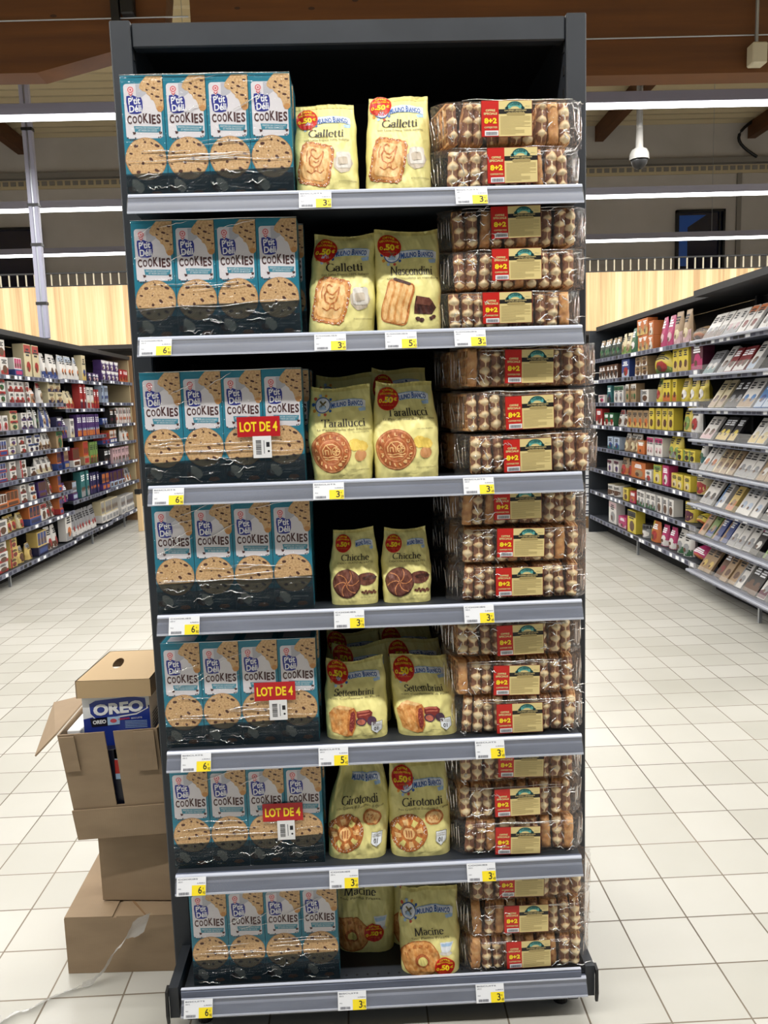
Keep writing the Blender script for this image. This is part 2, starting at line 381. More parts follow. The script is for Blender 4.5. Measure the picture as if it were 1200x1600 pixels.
# big laminated beams under the roof
b = MB(); Z1 = 5.9
b.prism([(-12, 4.09), (-2.40, 4.085), (-1.4, 4.33), (-1.2, Z1), (-12, Z1)], 'y', 5.0, 5.22, 'glulam')
b.box(-1.19, 12, 5.0, 5.22, 3.985, Z1, 'glulam'); struct(b.build('trim_2'))
b = MB(); b.box(-1.78, -1.72, 4.93, 4.99, 4.38, 5.9, 'black'); b.box(-1.70, -1.60, 4.90, 4.99, 4.46, 4.62, 'black', .01)
b.tube([(-1.65, 4.95, 4.6), (-1.66, 4.95, 5.9)], .03, 'black')
tag(b.build('cable_bracket'), 'black cable bracket fixed to the big wooden beam above left end of shelving unit', 'bracket')
b = MB(); b.tube([(-12, 4.97, 4.38), (-1.2, 4.97, 4.46)], .006, 'steel', 6); tag(b.build('cable'), 'thin pale cable stretched along left part of wooden beam', 'cable')
b = MB(); b.tube([(1.0, 4.97, 4.24), (12, 4.97, 4.30)], .006, 'steel', 6); tag(b.build('cable'), 'thin pale cable stretched along right part of wooden beam', 'cable')
n = 3
for x in (-9.0, -6.42, 4.92, 8.0):
    b = MB(); b.box(x, x+.16, 5.3, 15, 6.5, 6.79, 'glulam'); struct(b.build('trim_%d' % n)); n += 1
# oak fascia with a barred railing on top
b = MB(); b.box(-12, 12, 10.5, 10.6, 2.45, 3.30, 'oak_panel'); struct(b.build('trim_%d' % n)); n += 1
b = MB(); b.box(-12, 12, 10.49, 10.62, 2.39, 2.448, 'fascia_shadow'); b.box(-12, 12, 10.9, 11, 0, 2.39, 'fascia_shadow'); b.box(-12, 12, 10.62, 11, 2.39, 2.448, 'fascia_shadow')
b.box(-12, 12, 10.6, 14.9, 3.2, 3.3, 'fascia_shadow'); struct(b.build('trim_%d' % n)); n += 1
R = thing('railing', 'low dark railing with pale upright bars on top of the oak fascia', 'railing', (0, 10.55, 3.3))
b = MB(); b.box(-12, 12, -.02, .02, .185, .205, 'black'); b.box(-12, 12, -.02, .02, 0, .02, 'black'); b.build('handrail', R)
xs = [x*.122 for x in range(-50, -24)]+[x*.122 for x in range(26, 56)]
bm = MB(); bm.box(-.007, .007, -.012, .012, .02, .185, 'railing_light'); bar = bm.mesh('bar')
for x in xs: link('bar', bar, R, (x, 0, 0))
b = MB()
for x in range(-24, 26): b.box(x*.122-.007, x*.122+.007, -.012, .012, .02, .185, 'railing_light')
o = b.build('bars', R); o['kind'] = 'stuff'
# windows high in the back wall
def window(name, x0, x1, z0, z1, blue):
    w = MB(); t = .045
    w.box(x0, x1, 14.90, 15, z0, z0+t, 'black'); w.box(x0, x1, 14.90, 15, z1-t, z1, 'black'); w.box(x0, x0+t, 14.90, 15, z0, z1, 'black'); w.box(x1-t, x1, 14.90, 15, z0, z1, 'black')
    xm = x0+(x1-x0)*.88; w.box(xm, xm+.03, 14.92, 15, z0, z1, 'black'); o = struct(w.build(name))
    g = MB(); g.box(x0+t, x1-t, 14.96, 14.98, z0+t, z1-t, 'window_night')
    if blue:
        w0, h0 = x1-x0, z1-z0
        g.face([(x0+t, 14.955, z0+.1), (x0+.24*w0, 14.955, z0+.1), (x0+.24*w0, 14.955, z0+.72*h0), (x0+.62*w0, 14.955, z1-.1), (x0+t, 14.955, z1-.1)], 'window_blue')  # night reflection in the glass, painted as a faintly glowing blue patch
    g.build('glass', o)
window('window_1', 6.56, 7.55, 3.95, 5.14, True)
window('window_2', -7.6, -6.08, 3.6, 5.12, False)
window('window_3', 8.55, 9.6, 3.95, 5.14, True)

# ------------------------------------------------------------------ suspended light lines
def strip_light(y, label):
    R = thing('strip_light', label, 'lamp', (0, y, LAMP_Z), 0, None)
    h = MB(); h.box(-11.4, 11.4, -.04, .04, .045, .135, 'lamp_housing'); h.build('housing', R)
    d = MB(); d.box(-11.4, 11.4, -.028, .028, 0.008, .045, 'lamp_glow'); d.build('diffuser', R)
    w = MB(); w.tube([(0, 0, .135), (0, 0, 2.8)], .004, 'steel', 5); wm_ = w.mesh('suspension_wire')
    for x in range(-10, 11, 4): link('suspension_wire', wm_, R, (x, 0, 0))
    l = bpy.data.lights.new('strip_light', 'AREA'); l.shape = 'RECTANGLE'; l.size = 22.8; l.size_y = .06; l.energy = LAMP_W*22.8; l.color = (1, .985, .955)
    o = bpy.data.objects.new('light_source', l); COL.objects.link(o); o.parent = R; o.location = (0, 0, .005)
lab = ['long suspended light line farthest away, lowest in view above oak fascia', 'long suspended light line, middle of the three seen behind the shelving unit',
       'long suspended light line nearest behind the shelving unit, highest in view', 'long suspended light line directly above the display unit', 'long suspended light line just in front of the display unit']
for y, l in zip(LAMP_ROWS, lab): strip_light(y, l)

# ------------------------------------------------------------------ pole, camera dome, hose, box on beam
R = thing('service_pole', 'tall pale grey cable pole rising from the left aisle shelving to the roof', 'pole', (-3.3, 7.15, 2.26))
b = MB(); b.box(-.05, -.008, -.03, .03, 0, 4.55, 'lamp_housing', .006); b.box(.008, .05, -.03, .03, 0, 4.55, 'lamp_housing', .006); b.box(-.008, .008, -.02, .02, 0, 4.55, 'steel'); b.build('duct', R)
for z in (.35, .95, 1.35, 2.1, 2.75, 3.2): c = MB(); c.box(-.056, .056, -.036, .036, z, z+.03, 'black'); c.build('clamp', R)
mat('camera_shell', (120, 118, 114), .5)
R = thing('security_camera', 'white dome security camera hanging on a pole right of the display unit', 'camera', (2.75, 6.2, 3.6))
b = MB(); b.tube([(0, 0, .35), (0, 0, 3.2)], .03, 'camera_shell', 12); b.build('pole', R)
b = MB(); b.tube([(0, 0, .17), (0, 0, .19), (0, 0, .36)], [.05, .035, .03], 'camera_shell', 16)
b.tube([(0, 0, .075), (0, 0, .09), (0, 0, .13), (0, 0, .165), (0, 0, .185)], [.09, .092, .088, .07, .03], 'camera_shell', 24); b.build('casing', R, True)
b = MB(); b.tube([(0, 0, -.01+.085-.085*cos(a*PI/16)) for a in range(1, 9)], [.075*sin(a*PI/16)+.002 for a in range(1, 9)], 'black', 24); b.build('dome', R, True)
b = MB(); b.tube([(8.05+.42*(1-sin(a*PI/12))*.9-.3, 14.85, 6.85-a*.062) for a in range(13)], .03, 'black', 8)
tag(b.build('cable_hose'), 'black curved hose hanging by the back wall at right edge', 'hose')
b = MB(); b.box(3.18, 3.30, 4.88, 4.99, 4.01, 4.17, 'railing_light', .01); b.tube([(3.24, 4.95, 4.17), (3.24, 4.95, 5.9)], .014, 'steel', 8)
tag(b.build('junction_box'), 'pale junction box with conduit fixed to the wooden beam at right edge', 'box')

# ------------------------------------------------------------------ the display unit
RT = ('price_rail',)
SH = [1.885, 1.600, 1.289, 1.006, .694, .400, .100]       # shelf surfaces
U = thing('shelving_unit', 'tall anthracite metal end-of-aisle shelving unit with seven stocked shelves', 'shelving', (0, 0, 0))
for s in (-1, 1):
    b = MB(); x0, x1 = sorted((s*.475, s*.52)); b.box(x0, x1, .14, .62, .03, 2.29, 'anthracite', .003)
    for k in range(44): b.box(s*.475-(.002 if s > 0 else -.0), s*.475+(.0 if s > 0 else .002), .155, .165, .15+k*.048, .17+k*.048, 'black_void')
    b.build('upright_panel', U)
b = MB(); b.box(-.474, .474, .145, .175, 2.235, 2.286, 'anthracite', .003); b.build('header_rail', U)
b = MB(); b.box(-.474, .474, .175, .61, 2.27, 2.288, 'anthracite_dark'); b.build('top_panel', U)
b = MB(); b.box(-.474, .474, .60, .618, .1, 2.27, 'anthracite_dark'); b.build('back_panel', U)
b = MB()
b.box(-.474, .474, .58, .60, .02, .1, 'anthracite_dark'); b.build('plinth', U)
for s in (-1, 1):
    b = MB(); x0, x1 = sorted((s*.478, s*.500)); b.prism([(-.01, .122), (-.01, .045), (.14, .06), (.14, .122)], 'x', x0, x1, 'anthracite')
    b.prism([(.0, .122), (-.02, .118), (-.024, .06), (-.018, .035), (-.012, .035), (-.012, .1)], 'x', s*.503-.003, s*.503+.003, 'black'); b.build('side_bracket', U)
    b = MB(); x0, x1 = sorted((s*.445, s*.470)); b.box(x0, x1, .02, .05, .012, .06, 'anthracite', .002)
    b.tube([(s*.43, .04, .0), (s*.43, .04, .016), (s*.43, .04, .018), (s*.43, .04, .06)], [.018, .018, .008, .008], 'black', 14); b.build('foot', U)
for i, z in enumerate(SH):
    wl, wr = (-.464, .467) if i < 6 else (-.470, .478)
    b = MB(); b.box(wl, wr, .0, .598, z-.022, z, 'anthracite'); b.box(wl, wr, -.004, .0, z-.03, z+.001, 'anthracite')
    if i == 6:
        for k in range(36): b.tube([(-.44+k*.0252, .03, z-.001), (-.44+k*.0252, .03, z+.0006)], .003, 'black_void', 8)
    S = b.build('shelf', U)
    b = MB()
    prof = [(-.006, .004), (-.012, .0045), (-.016, .0), (-.016, -.011), (-.021, -.014), (-.030, -.0335), (-.026, -.0345), (-.012, -.012), (-.006, -.004)]
    dz = .018 if i == 6 else 0
    if i == 6: b.prism([(-.006, z+.014), (-.011, z+.016), (-.017, z+.010), (-.017, z-.004), (-.006, z-.008)], 'x', wl, wr-.012, 'rail_grey'); b.box(wl, wr-.012, -.0165, -.0095, z+.0145, z+.0165, 'rail_edge'); dz = -.008
    b.prism([(p, q+z+dz) for p, q in prof][::-1] if 0 else [(p, q+z+dz) for p, q in prof], 'x', wl, wr, 'rail_grey')
    b.box(wl, wr, -.0315, -.0285, z+dz-.0365, z+dz-.0325, 'rail_edge')
    b.prism([(-.0135, .005+z+dz), (-.0175, .001+z+dz), (-.0175, -.002+z+dz), (-.0135, .001+z+dz)], 'x', wl, wr, 'rail_edge')
    RL = b.build('price_rail', S)
    b = MB(); cv = [(-.0185-.0155*t-.0022*sin(PI*t), z+dz-.001-.0360*t) for t in [k/7 for k in range(8)]]
    for (p0, q0), (p1, q1) in zip(cv, cv[1:]): b.face([(wl, p0, q0), (wr, p0, q0), (wr, p1, q1), (wl, p1, q1)][::-1], 'clear_plastic')
    b.build('clear_cover', S)
    if i == 6:
        for q in S.children: q.location.z = .004

# ------------------------------------------------------------------ price tickets
ROWN = ['top rail', 'second rail down', 'third rail down', 'fourth rail down', 'fifth rail down', 'sixth rail down', 'bottom rail']
def ticket(i, x, price, desc, lift=0, w=.064, h=.034, title='BISCUITS'):
    dz = 0 if i < 6 else -.004
    b = MB(); z = SH[i]+dz-.001+lift
    def sf(s, t, off):
        q = (1-t)*.0345*h/.034; return (x+s*w, -.0205-.0145*(q/.0345)-off*.93, z-q+off*.35)
    a = Art(b, sf, .00035)
    a.rect(0, 0, 1, 1, 'paper', 0); a.rect(.52, 0, .99, .55, 'ticket_yellow', 1)
    e, c = price.split(','); a.text(e, .74, .1, .86, .48, 'ink_dark', 2, bold=.01); a.text(c, .89, .06, .985, .22, 'ink_dark', 2); a.text('\u20ac', .89, .32, .93, .42, 'ink_dark', 2)
    a.text(title, .05, .85, .72, .92, 'ink', 2); a.text('%s' % ('200 G'), .05, .72, .2, .78, 'ink', 2); a.text('%s/KG' % price, .7, .62, .97, .69, 'ink', 2)
    rr = random.Random(i*31+int(x*1000)); u = .08
    while u < .42: q = rr.uniform(.006, .016); a.rect(u, .06, u+q, .2, 'ink', 2); u += q+rr.uniform(.008, .016)
    a.text('PRIX', .06, .36, .16, .41, 'ink', 2)
    # thickness behind
    P = [sf(0, 0, -.0006), sf(1, 0, -.0006), sf(1, 1, -.0006), sf(0, 1, -.0006)]; b.face(P[::-1], 'paper')
    o = b.build('price_ticket'); tag(o, desc, 'price tag')
TK = [(0, 465, '3,49', 'white and yellow price ticket below the left yellow bag on the top shelf'),
 (0, 707, '3,49', 'white and yellow price ticket below the waffles on the top shelf'),
 (1, 218, '6,90', 'white and yellow price ticket below the cookie pack on the second shelf down'),
 (1, 487, '3,49', 'white and yellow price ticket below the square biscuit bag on the second shelf down'),
 (1, 597, '5,43', 'white and yellow price ticket below the striped biscuit bag on the second shelf down'),
 (1, 705, '3,49', 'white and yellow price ticket below the waffles on the second shelf down'),
 (2, 241, '6,90', 'white and yellow price ticket below the cookie pack on the third shelf down'),
 (2, 487, '3,39', 'white and yellow price ticket below the yellow bags on the third shelf down'),
 (2, 720, '3,49', 'white and yellow price ticket below the waffles on the third shelf down'),
 (3, 265, '6,90', 'white and yellow price ticket below the cookie pack on the fourth shelf down'),
 (3, 519, '3,79', 'white and yellow price ticket below the small yellow bags on the fourth shelf down'),
 (3, 721, '3,49', 'white and yellow price ticket below the waffles on the fourth shelf down'),
 (4, 285, '6,90', 'white and yellow price ticket below the cookie pack on the fifth shelf down'),
 (4, 496, '5,43', 'white and yellow price ticket below the fig roll bags on the fifth shelf down'),
 (4, 739, '3,49', 'white and yellow price ticket below the waffles on the fifth shelf down'),
 (5, 277, '6,90', 'white and yellow price ticket below the cookie pack on the sixth shelf down'),
 (5, 512, '3,49', 'white and yellow price ticket below the yellow bags on the sixth shelf down'),
 (5, 726, '3,49', 'white and yellow price ticket below the waffles on the sixth shelf down'),
 (6, 287, '6,90', 'white and yellow price ticket below the cookie pack on the bottom shelf'),
 (6, 523, '3,79', 'white and yellow price ticket below the empty space on the bottom shelf'),
 (6, 737, '3,49', 'white and yellow price ticket below the waffles on the bottom shelf')]
K0 = [(203, .00132), (215, .001342), (234, .00138), (247, .001407), (263, .001442), (275, .001469), (287, .001507)]
for i, px, pr, d in TK:
    x = -.463+(px-K0[i][0])*K0[i][1]
    big = i >= 3
    ticket(i, x, pr, d, 0.001+(.002 if big else 0), .066, .036 if big else .034, {0: 'BISCUITS', 1: 'COOKIES'}.get(i % 2))

# ------------------------------------------------------------------ cookie cartons in shrink wrap
mat('teal', (20, 122, 146), .35); mat('teal_dark', (8, 62, 78), .4); mat('carton_grey', (222, 218, 222), .45); mat('carton_grey2', (186, 186, 194), .45)
mat('brand_blue', (30, 42, 140), .4); mat('choco_brown', (72, 34, 34), .45); mat('choco_chip', (78, 40, 26), .5); mat('pink_red', (206, 84, 96), .45); mat('pale_pink', (240, 206, 206), .45)
mat('ribbon_teal', (58, 138, 160), .4); mat('white_ink', (240, 240, 242), .5); mat('coconut', (206, 196, 182), .6); mat('dark_green', (24, 60, 44), .5); mat('orange_spot', (150, 92, 50), .5)
def cookie_fn(m, t, b):
    v = coords(t, 'UV', (1, 2.8, 1))
    n = nd(t, 'ShaderNodeTexNoise', i_Scale=22.0, i_Detail=6.0, i_Roughness=.7); lk(t, v, n.inputs['Vector'])
    lk(t, ramp(t, n.outputs[0], [(.3, (150, 104, 60)), (.43, (198, 156, 106)), (.58, (220, 184, 134)), (.75, (232, 202, 156))]).outputs[0], b.inputs['Base Color'])
mat('cookie_print', rough=.5, fn=cookie_fn); mat('cookie_edge', (178, 128, 76), .5); mat('cookie_crumb', (196, 140, 78), .5)
mat('sticker_red', (186, 22, 30), .4); mat('sticker_yellow', (255, 222, 40), .45)
CW, CH, CD = .0858, .244, .060
def cookie_front():
    b = MB(); a = Art(b, lambda s, t, o: (-CW/2+s*CW, -o-.0002, t*CH), .00012)
    asp = CW/CH
    a.rect(.004, 0, .996, 1, 'teal', 0); a.rect(.004, 0, .996, .2, 'teal_dark', 1)
    a.rect(.07, .50, .93, .935, 'carton_grey', 1, .07, .025)
    a.poly([(.36, .80), (.62, .86), (.93, .74), (.93, .88), (.6, .935), (.36, .93)], 'carton_grey2', 2)
    # bitten cookie, top right
    P = [(.46, .93), (.44, .90), (.52, .875), (.58, .872), (.62, .85), (.68, .835), (.70, .81), (.76, .80), (.80, .77), (.82, .735), (.86, .712), (.93, .708), (.985, .725), (.996, .75), (.996, .995), (.62, .995), (.54, .965)]
    a.poly(P, 'cookie_print', 3); a.poly([(.82, .735), (.86, .712), (.93, .708), (.985, .725), (.98, .75), (.9, .76)], 'cookie_crumb', 4)
    for x, y, r in ((.66, .93, .035), (.78, .9, .045), (.62, .885, .03), (.86, .83, .045), (.74, .85, .03), (.92, .95, .04), (.95, .80, .03), (.88, .885, .025)): a.ell(x, y, r, r*asp*.7, 'choco_chip', 5, 9, .3)
    # round red emblem with point
    a.ell(.235, .885, .085, .085*asp, 'pale_pink', 3); a.poly([(.16, .875), (.31, .875), (.235, .835)], 'pale_pink', 3)
    a.ell(.235, .888, .068, .068*asp, 'pink_red', 4); a.ell(.235, .888, .048, .048*asp, 'pale_pink', 5); a.ell(.235, .888, .022, .022*asp, 'pink_red', 6); a.line([(.19, .86), (.235, .842), (.28, .86)], .02, 'pink_red', 5, asp)
    # blue name block
    P = [(.14, .73), (.12, .80), (.13, .838), (.2, .842), (.235, .828), (.27, .846), (.33, .838), (.4, .825), (.47, .828), (.5, .80), (.5, .745), (.46, .705), (.36, .695), (.2, .698), (.15, .71)]
    a.poly(P, 'brand_blue', 4)
    a.text("P'tit", .17, .772, .45, .83, 'white_ink', 5, bold=.025, slope=.008); a.text('D\u00e9li', .18, .71, .47, .766, 'white_ink', 5, bold=.025, slope=.006)
    x = .115
    for ch, w, y0, y1 in (('C', .105, .615, .685), ('O', .11, .62, .68), ('O', .105, .617, .69), ('K', .125, .622, .70), ('I', .045, .618, .695), ('E', .095, .612, .688), ('S', .10, .615, .692)):
        a.text(ch, x, y0, x+w, y1, 'choco_brown', 3, bold=.035); x += w+.018
    a.poly([(.26, .60), (.9, .592), (.88, .545), (.28, .552)], 'ribbon_teal', 3)
    for sx in (.24, .86): a.poly([(sx-.02, .555), (sx+.06, .55), (sx+.05, .535), (sx, .53)], 'choco_brown', 4)
    a.text('P\u00c9PITES DE CHOCOLAT', .30, .575, .86, .591, 'white_ink', 4, slope=-.006); a.text('ET NOIX DE COCO', .37, .555, .80, .57, 'white_ink', 4, slope=-.005)
    # big cookie
    a.ell(.5, .335, .49, .172, 'cookie_edge', 2, 48, .008); a.ell(.5, .337, .472, .165, 'cookie_print', 3, 48, .012)
    R = random.Random(3)
    for x, y, r in ((.28, .44, .05), (.62, .33, .05), (.42, .30, .04), (.15, .38, .035), (.78, .44, .05), (.86, .36, .045), (.3, .23, .05), (.55, .22, .04), (.74, .24, .05), (.9, .29, .03), (.1, .29, .025), (.5, .47, .03), (.66, .46, .03), (.2, .2, .03), (.42, .38, .02), (.84, .2, .03)):
        a.ell(x, y, r, r*asp*.85, 'choco_chip', 4, 9, .35)
    for k in range(10): x, y = R.uniform(.04, .96), R.choice((.505, .51, .49)); a.ell(x, y, .018, .018*asp, 'choco_brown', 3, 6, .3)
    for x, y in ((.22, .145), (.3, .12), (.2, .105), (.32, .09)): a.ell(x, y, .10, .10*asp*.8, 'coconut', 5, 10, .2)
    a.ell(.12, .09, .09, .09*asp, 'choco_chip', 5, 9, .2); a.text('200 g e', .45, .085, .66, .10, 'white_ink', 4); a.text('x 14 BISCUITS', .42, .11, .86, .122, 'white_ink', 4)
    a.ell(.7, .05, .14, .02, 'orange_spot', 5, 12, .2); a.rect(.1, .03, .36, .045, 'dark_green', 4)
    return b.mesh('carton_front')
cf = cookie_front()
b = MB(); b.box(-CW/2+.0003, CW/2-.0003, 0, CD, 0, CH, 'teal', .0008); b.box(-CW/2+.012, CW/2-.012, .01, CD-.01, CH, CH+.0004, 'carton_grey2'); cbody = b.mesh('carton')
def film_envelope(w, d, h, seed, res=40, amp=.0009):
    rnd = random.Random(seed); ox = rnd.uniform(0, 50)
    b = MB(); nz = noise.noise
    def wr(x, z): return amp*(nz(Vector((x*14+ox, z*70, 1)))+.8*nz(Vector(((x+z)*22+ox, (z-x*.25)*60, 4))))
    def front(u, v): x = (u-.5)*w; z = v*h; return (x, -.0018-abs(wr(x, z)), z)
    b.grid(front, res, res, 'shrink_film')
    def loop(u, v):   # back and sides wrap
        P = [(w/2, -.001), (w/2+.0012, d*.5), (w/2, d+.001), (0, d+.0015), (-w/2, d+.001), (-w/2-.0012, d*.5), (-w/2, -.001)]
        k = u*6; i = min(int(k), 5); f = k-i; p, q = P[i], P[i+1]; x = p[0]+(q[0]-p[0])*f; y = p[1]+(q[1]-p[1])*f
        return (x, y, v*h)
    b.grid(loop, 12, 4, 'shrink_film')
    cr = random.Random(seed*7+1)
    for k in range(cr.randint(3, 7)): x = cr.uniform(-.17, .08); z_ = cr.uniform(.13, .238); L_ = cr.uniform(.03, .09); s_ = cr.uniform(.15, .6); crease(b, (x, z_), (min(x+L_, .168), min(z_+L_*s_, .242)), cr.uniform(.0006, .0011), cr)
    for k in range(cr.randint(4, 8)): x = cr.uniform(-.172, .05); z_ = cr.uniform(.07, .12); L_ = cr.uniform(.04, .16); crease(b, (x, z_), (min(x+L_, .17), z_+L_*cr.uniform(-.02, .1)), cr.uniform(.0006, .0012), cr)
    for k in range(cr.randint(7, 11)): x = cr.uniform(-.165, .13); z_ = cr.uniform(.006, .068); L_ = cr.uniform(.01, .05); crease(b, (x, z_), (min(x+L_, .17), z_+L_*cr.uniform(-.25, .3)), cr.uniform(.0007, .0014), cr, .004)
    crease(b, (-.172, .075+cr.uniform(-.012, .008)), (.172, .078+cr.uniform(-.01, .01)), .0009, cr, .004, 24)
    crease(b, (-.1725, h-.0005), (.1725, h-.0005), .0011, cr, .0006, 24)
    b.grid(lambda u, v: ((u-.5)*w, -.001+v*(d+.002), h+.0012+.0012*nz(Vector((u*18+ox, v*6, 2)))), 24, 4, 'shrink_film')
    return b
def cookie_pack(seed, hb, loc, label, sticker=None, group=None):
    T = thing('cookie_multipack', label, 'biscuit multipack', loc, 0, group)
    for k in range(4):
        c = link('carton', cbody, T, ((k-1.5)*.0863, 0, 0)); link('printed_front', cf, c)
    film_envelope(.3456, CD, CH+.0012, seed).build('shrink_wrap', T, True)
    b = MB(); rnd = random.Random(seed+9); o = rnd.uniform(0, 9)
    b.grid(lambda u, v: ((u-.5)*.3458, -.0013, .0005+v*(hb+.008*(u-.5)+.004*noise.noise(Vector((u*3+o, 0, 0))))), 32, 2, 'hatched_print'); b.build('hatched_band', T)
    if sticker:
        sx, sz = sticker
        b = MB(); a = Art(b, lambda s, t, o: (sx+s*.092, -.0045-o, sz+t*.043), .0002)
        a.rect(0, 0, 1, 1, 'sticker_red', 0); a.text('LOT DE 4', .06, .25, .94, .75, 'sticker_yellow', 2, bold=.03)
        b.face([(sx+.092, -.0042, sz), (sx, -.0042, sz), (sx, -.0042, sz+.043), (sx+.092, -.0042, sz+.043)], 'sticker_red')
        q = b.build('offer_sticker', T); q['label'] = 'red sticker reading LOT DE 4 in yellow'
        b = MB(); bx, bz = sx+.032, sz-.046; a = Art(b, lambda s, t, o: (bx+s*.040, -.005-o, bz+t*.047), .0002); a.rect(0, 0, 1, 1, 'white', 0)
        y = .16; rr = random.Random(5)
        while y < .82: hh = rr.uniform(.015, .04); a.rect(.16, y, .45, y+hh, 'ink_dark', 1); y += hh+rr.uniform(.015, .03)
        a.ell(.84, .3, .06, .05, 'ink_dark', 1); a.rect(.72, .5, .9, .72, 'ink_dark', 1); a.line([(.6, .2), (.6, .8)], .03, 'ink', 1)
        b.build('barcode_label', T)
    return T
PK = [(1, .055, (-.3005, .018, SH[0]+.0003), 'shrink-wrapped teal pack of four cookie cartons on the top shelf', None),
 (2, .071, (-.2995, .018, SH[1]+.0003), 'shrink-wrapped teal pack of four cookie cartons on the second shelf down', None),
 (3, .056, (-.3035, .018, SH[2]+.0003), 'teal pack of four cookie cartons with LOT DE 4 sticker on the third shelf down', (.030, .101)),
 (4, .070, (-.2975, .018, SH[3]+.0003), 'shrink-wrapped teal pack of four cookie cartons on the fourth shelf down', None),
 (5, .054, (-.2985, .018, SH[4]+.0003), 'teal pack of four cookie cartons with LOT DE 4 sticker on the fifth shelf down', (.031, .103)),
 (6, .064, (-.2985, .018, SH[5]+.0003), 'teal pack of four cookie cartons with LOT DE 4 sticker on the sixth shelf down', (.035, .108)),
 (7, .066, (-.2745, .022, SH[6]+.0003), 'shrink-wrapped teal pack of four cookie cartons on the bottom shelf', None)]
packs = []
for s, hb, loc, l, st in PK: packs.append(cookie_pack(s, hb, loc, l, st))
BK = {1: (.010, ), 2: (.012, .016), 4: (.004, ), 5: (.004, ), 0: (.002, ), 3: (.0, )}
names = ['top shelf', 'second shelf down', 'third shelf down', 'fourth shelf down', 'fifth shelf down', 'sixth shelf down', 'bottom shelf']
for i, offs in BK.items():
    for k, dx in enumerate(offs):
        copy_thing(packs[0], (packs[i].location.x+dx, .018+(k+1)*.067, SH[i]+.0003), 'teal cookie multipack in %s row behind the front pack on the %s' % (('second', 'third')[k], names[i]))

# ------------------------------------------------------------------ yellow biscuit bags
def foil_fn(m, t, b):
    n = nd(t, 'ShaderNodeTexNoise', i_Scale=16.0, i_Detail=3.0, i_Distortion=.8); lk(t, coords(t, 'Object'), n.inputs['Vector']); bump(t, b, mth(t, 'ABSOLUTE', mth(t, 'SUBTRACT', n.outputs[0], .5)), .55, .010)
mat('bag_yellow', (240, 230, 152), .38, fn=foil_fn); mat('bag_yellow_edge', (226, 212, 128), .4)
mat('logo_blue', (52, 98, 172), .4); mat('logo_ribbon', (176, 206, 236), .4); mat('logo_white', (238, 242, 248), .4); mat('title_ink', (52, 46, 40), .5); mat('subtitle_ink', (120, 108, 72), .5)
mat('offer_red', (204, 32, 26), .35); mat('offer_ring', (236, 120, 40), .35); mat('flower_red', (214, 92, 70), .4); mat('flower_orange', (236, 160, 60), .4)
def bisc_fn(a, b_, c, sc=16):
    def f(m, t, b):
        n = nd(t, 'ShaderNodeTexNoise', i_Scale=float(sc), i_Detail=5.0); lk(t, coords(t, 'UV'), n.inputs['Vector'])
        lk(t, ramp(t, n.outputs[0], [(.32, a), (.5, b_), (.68, c)]).outputs[0], b.inputs['Base Color'])
    return f
mat('bisc_gold', rough=.45, fn=bisc_fn((196, 120, 54), (222, 158, 88), (240, 190, 126))); mat('bisc_gold_edge', rough=.45, fn=bisc_fn((160, 84, 34), (196, 118, 56), (222, 152, 84), 22))
mat('bisc_light', rough=.45, fn=bisc_fn((226, 170, 102), (240, 194, 130), (248, 212, 156)))
mat('bisc_brown', rough=.45, fn=bisc_fn((150, 76, 36), (182, 100, 52), (202, 124, 70))); mat('bisc_brown_lt', rough=.45, fn=bisc_fn((186, 108, 62), (210, 140, 90), (222, 158, 108)))
mat('dark_choc', rough=.4, fn=bisc_fn((48, 22, 18), (72, 36, 28), (98, 54, 42))); mat('milk_choc', rough=.4, fn=bisc_fn((86, 44, 34), (112, 64, 50), (134, 84, 66)))
mat('sugar', (246, 240, 232), .5); mat('milk', (224, 218, 208), .5); mat('milk2', (204, 190, 170), .5); mat('fig', (134, 50, 44), .4); mat('fig2', (196, 110, 90), .4); mat('fig_purple', (84, 56, 80), .4); mat('butter', (238, 206, 96), .45); mat('egg', (206, 146, 92), .45)
def bag_surface(p):
    h, wb, wm, wt, d, lean, sd = p['h'], p['wb'], p['wm'], p['wt'], p['d'], p.get('lean', 0), p['seed']; tw = p.get('tw', 0)
    nz = noise.noise
    def half(t):
        if t < .45: k = t/.45; k = k*k*(3-2*k); w = wb+(wm-wb)*k
        else: k = (t-.45)/.55; k = k*k*(3-2*k); w = wm+(wt-wm)*k
        q = 1-max(0, (t-.3)/.7)**1.6; e = d/2*max(q, 0)*(1 if t > .06 else .93+.07*(t/.06))
        return w/2, max(e, .0012)
    def S(u, t, off=0, side=-1):
        a, e = half(min(max(t, 0), 1)); x = 2*u-1
        prof = max(0, 1-abs(x)**4.5)**.6
        y0 = -e*(.22+.78*prof) if abs(x) < .999 else 0
        if side > 0: y0 = -y0
        am = .0056*min(1, t*5+.2)*p.get('crump', 1)
        wv = am*(nz(Vector((x*2.2+sd, t*3.0, side)))+.6*nz(Vector((x*5+sd*2, t*7, 3+side)))+.35*nz(Vector(((x+t)*11, sd+(t-x)*6, 7))))*(1 if abs(x) < .97 else .3)
        if p.get('dent') and side < 0: dx, dt, r, m = p['dent']; wv += m*math.exp(-((x-dx)**2+(2*t-2*dt)**2)/r)
        zt = t*h+(p.get('topwave', 0)*sin(x*2.6+sd)+p.get('slant', 0)*x-.006*(1-x*x)*(1+.3*sin(sd*3)))*t**4
        xx = x*a+.003*nz(Vector((sd, t*6, 9)))*min(1, t*4)
        return (xx+tw*t, y0+(wv if side < 0 else -wv)-off+lean*t+.004*t**3*nz(Vector((x*2+sd, 0, 1))), zt)
    return S
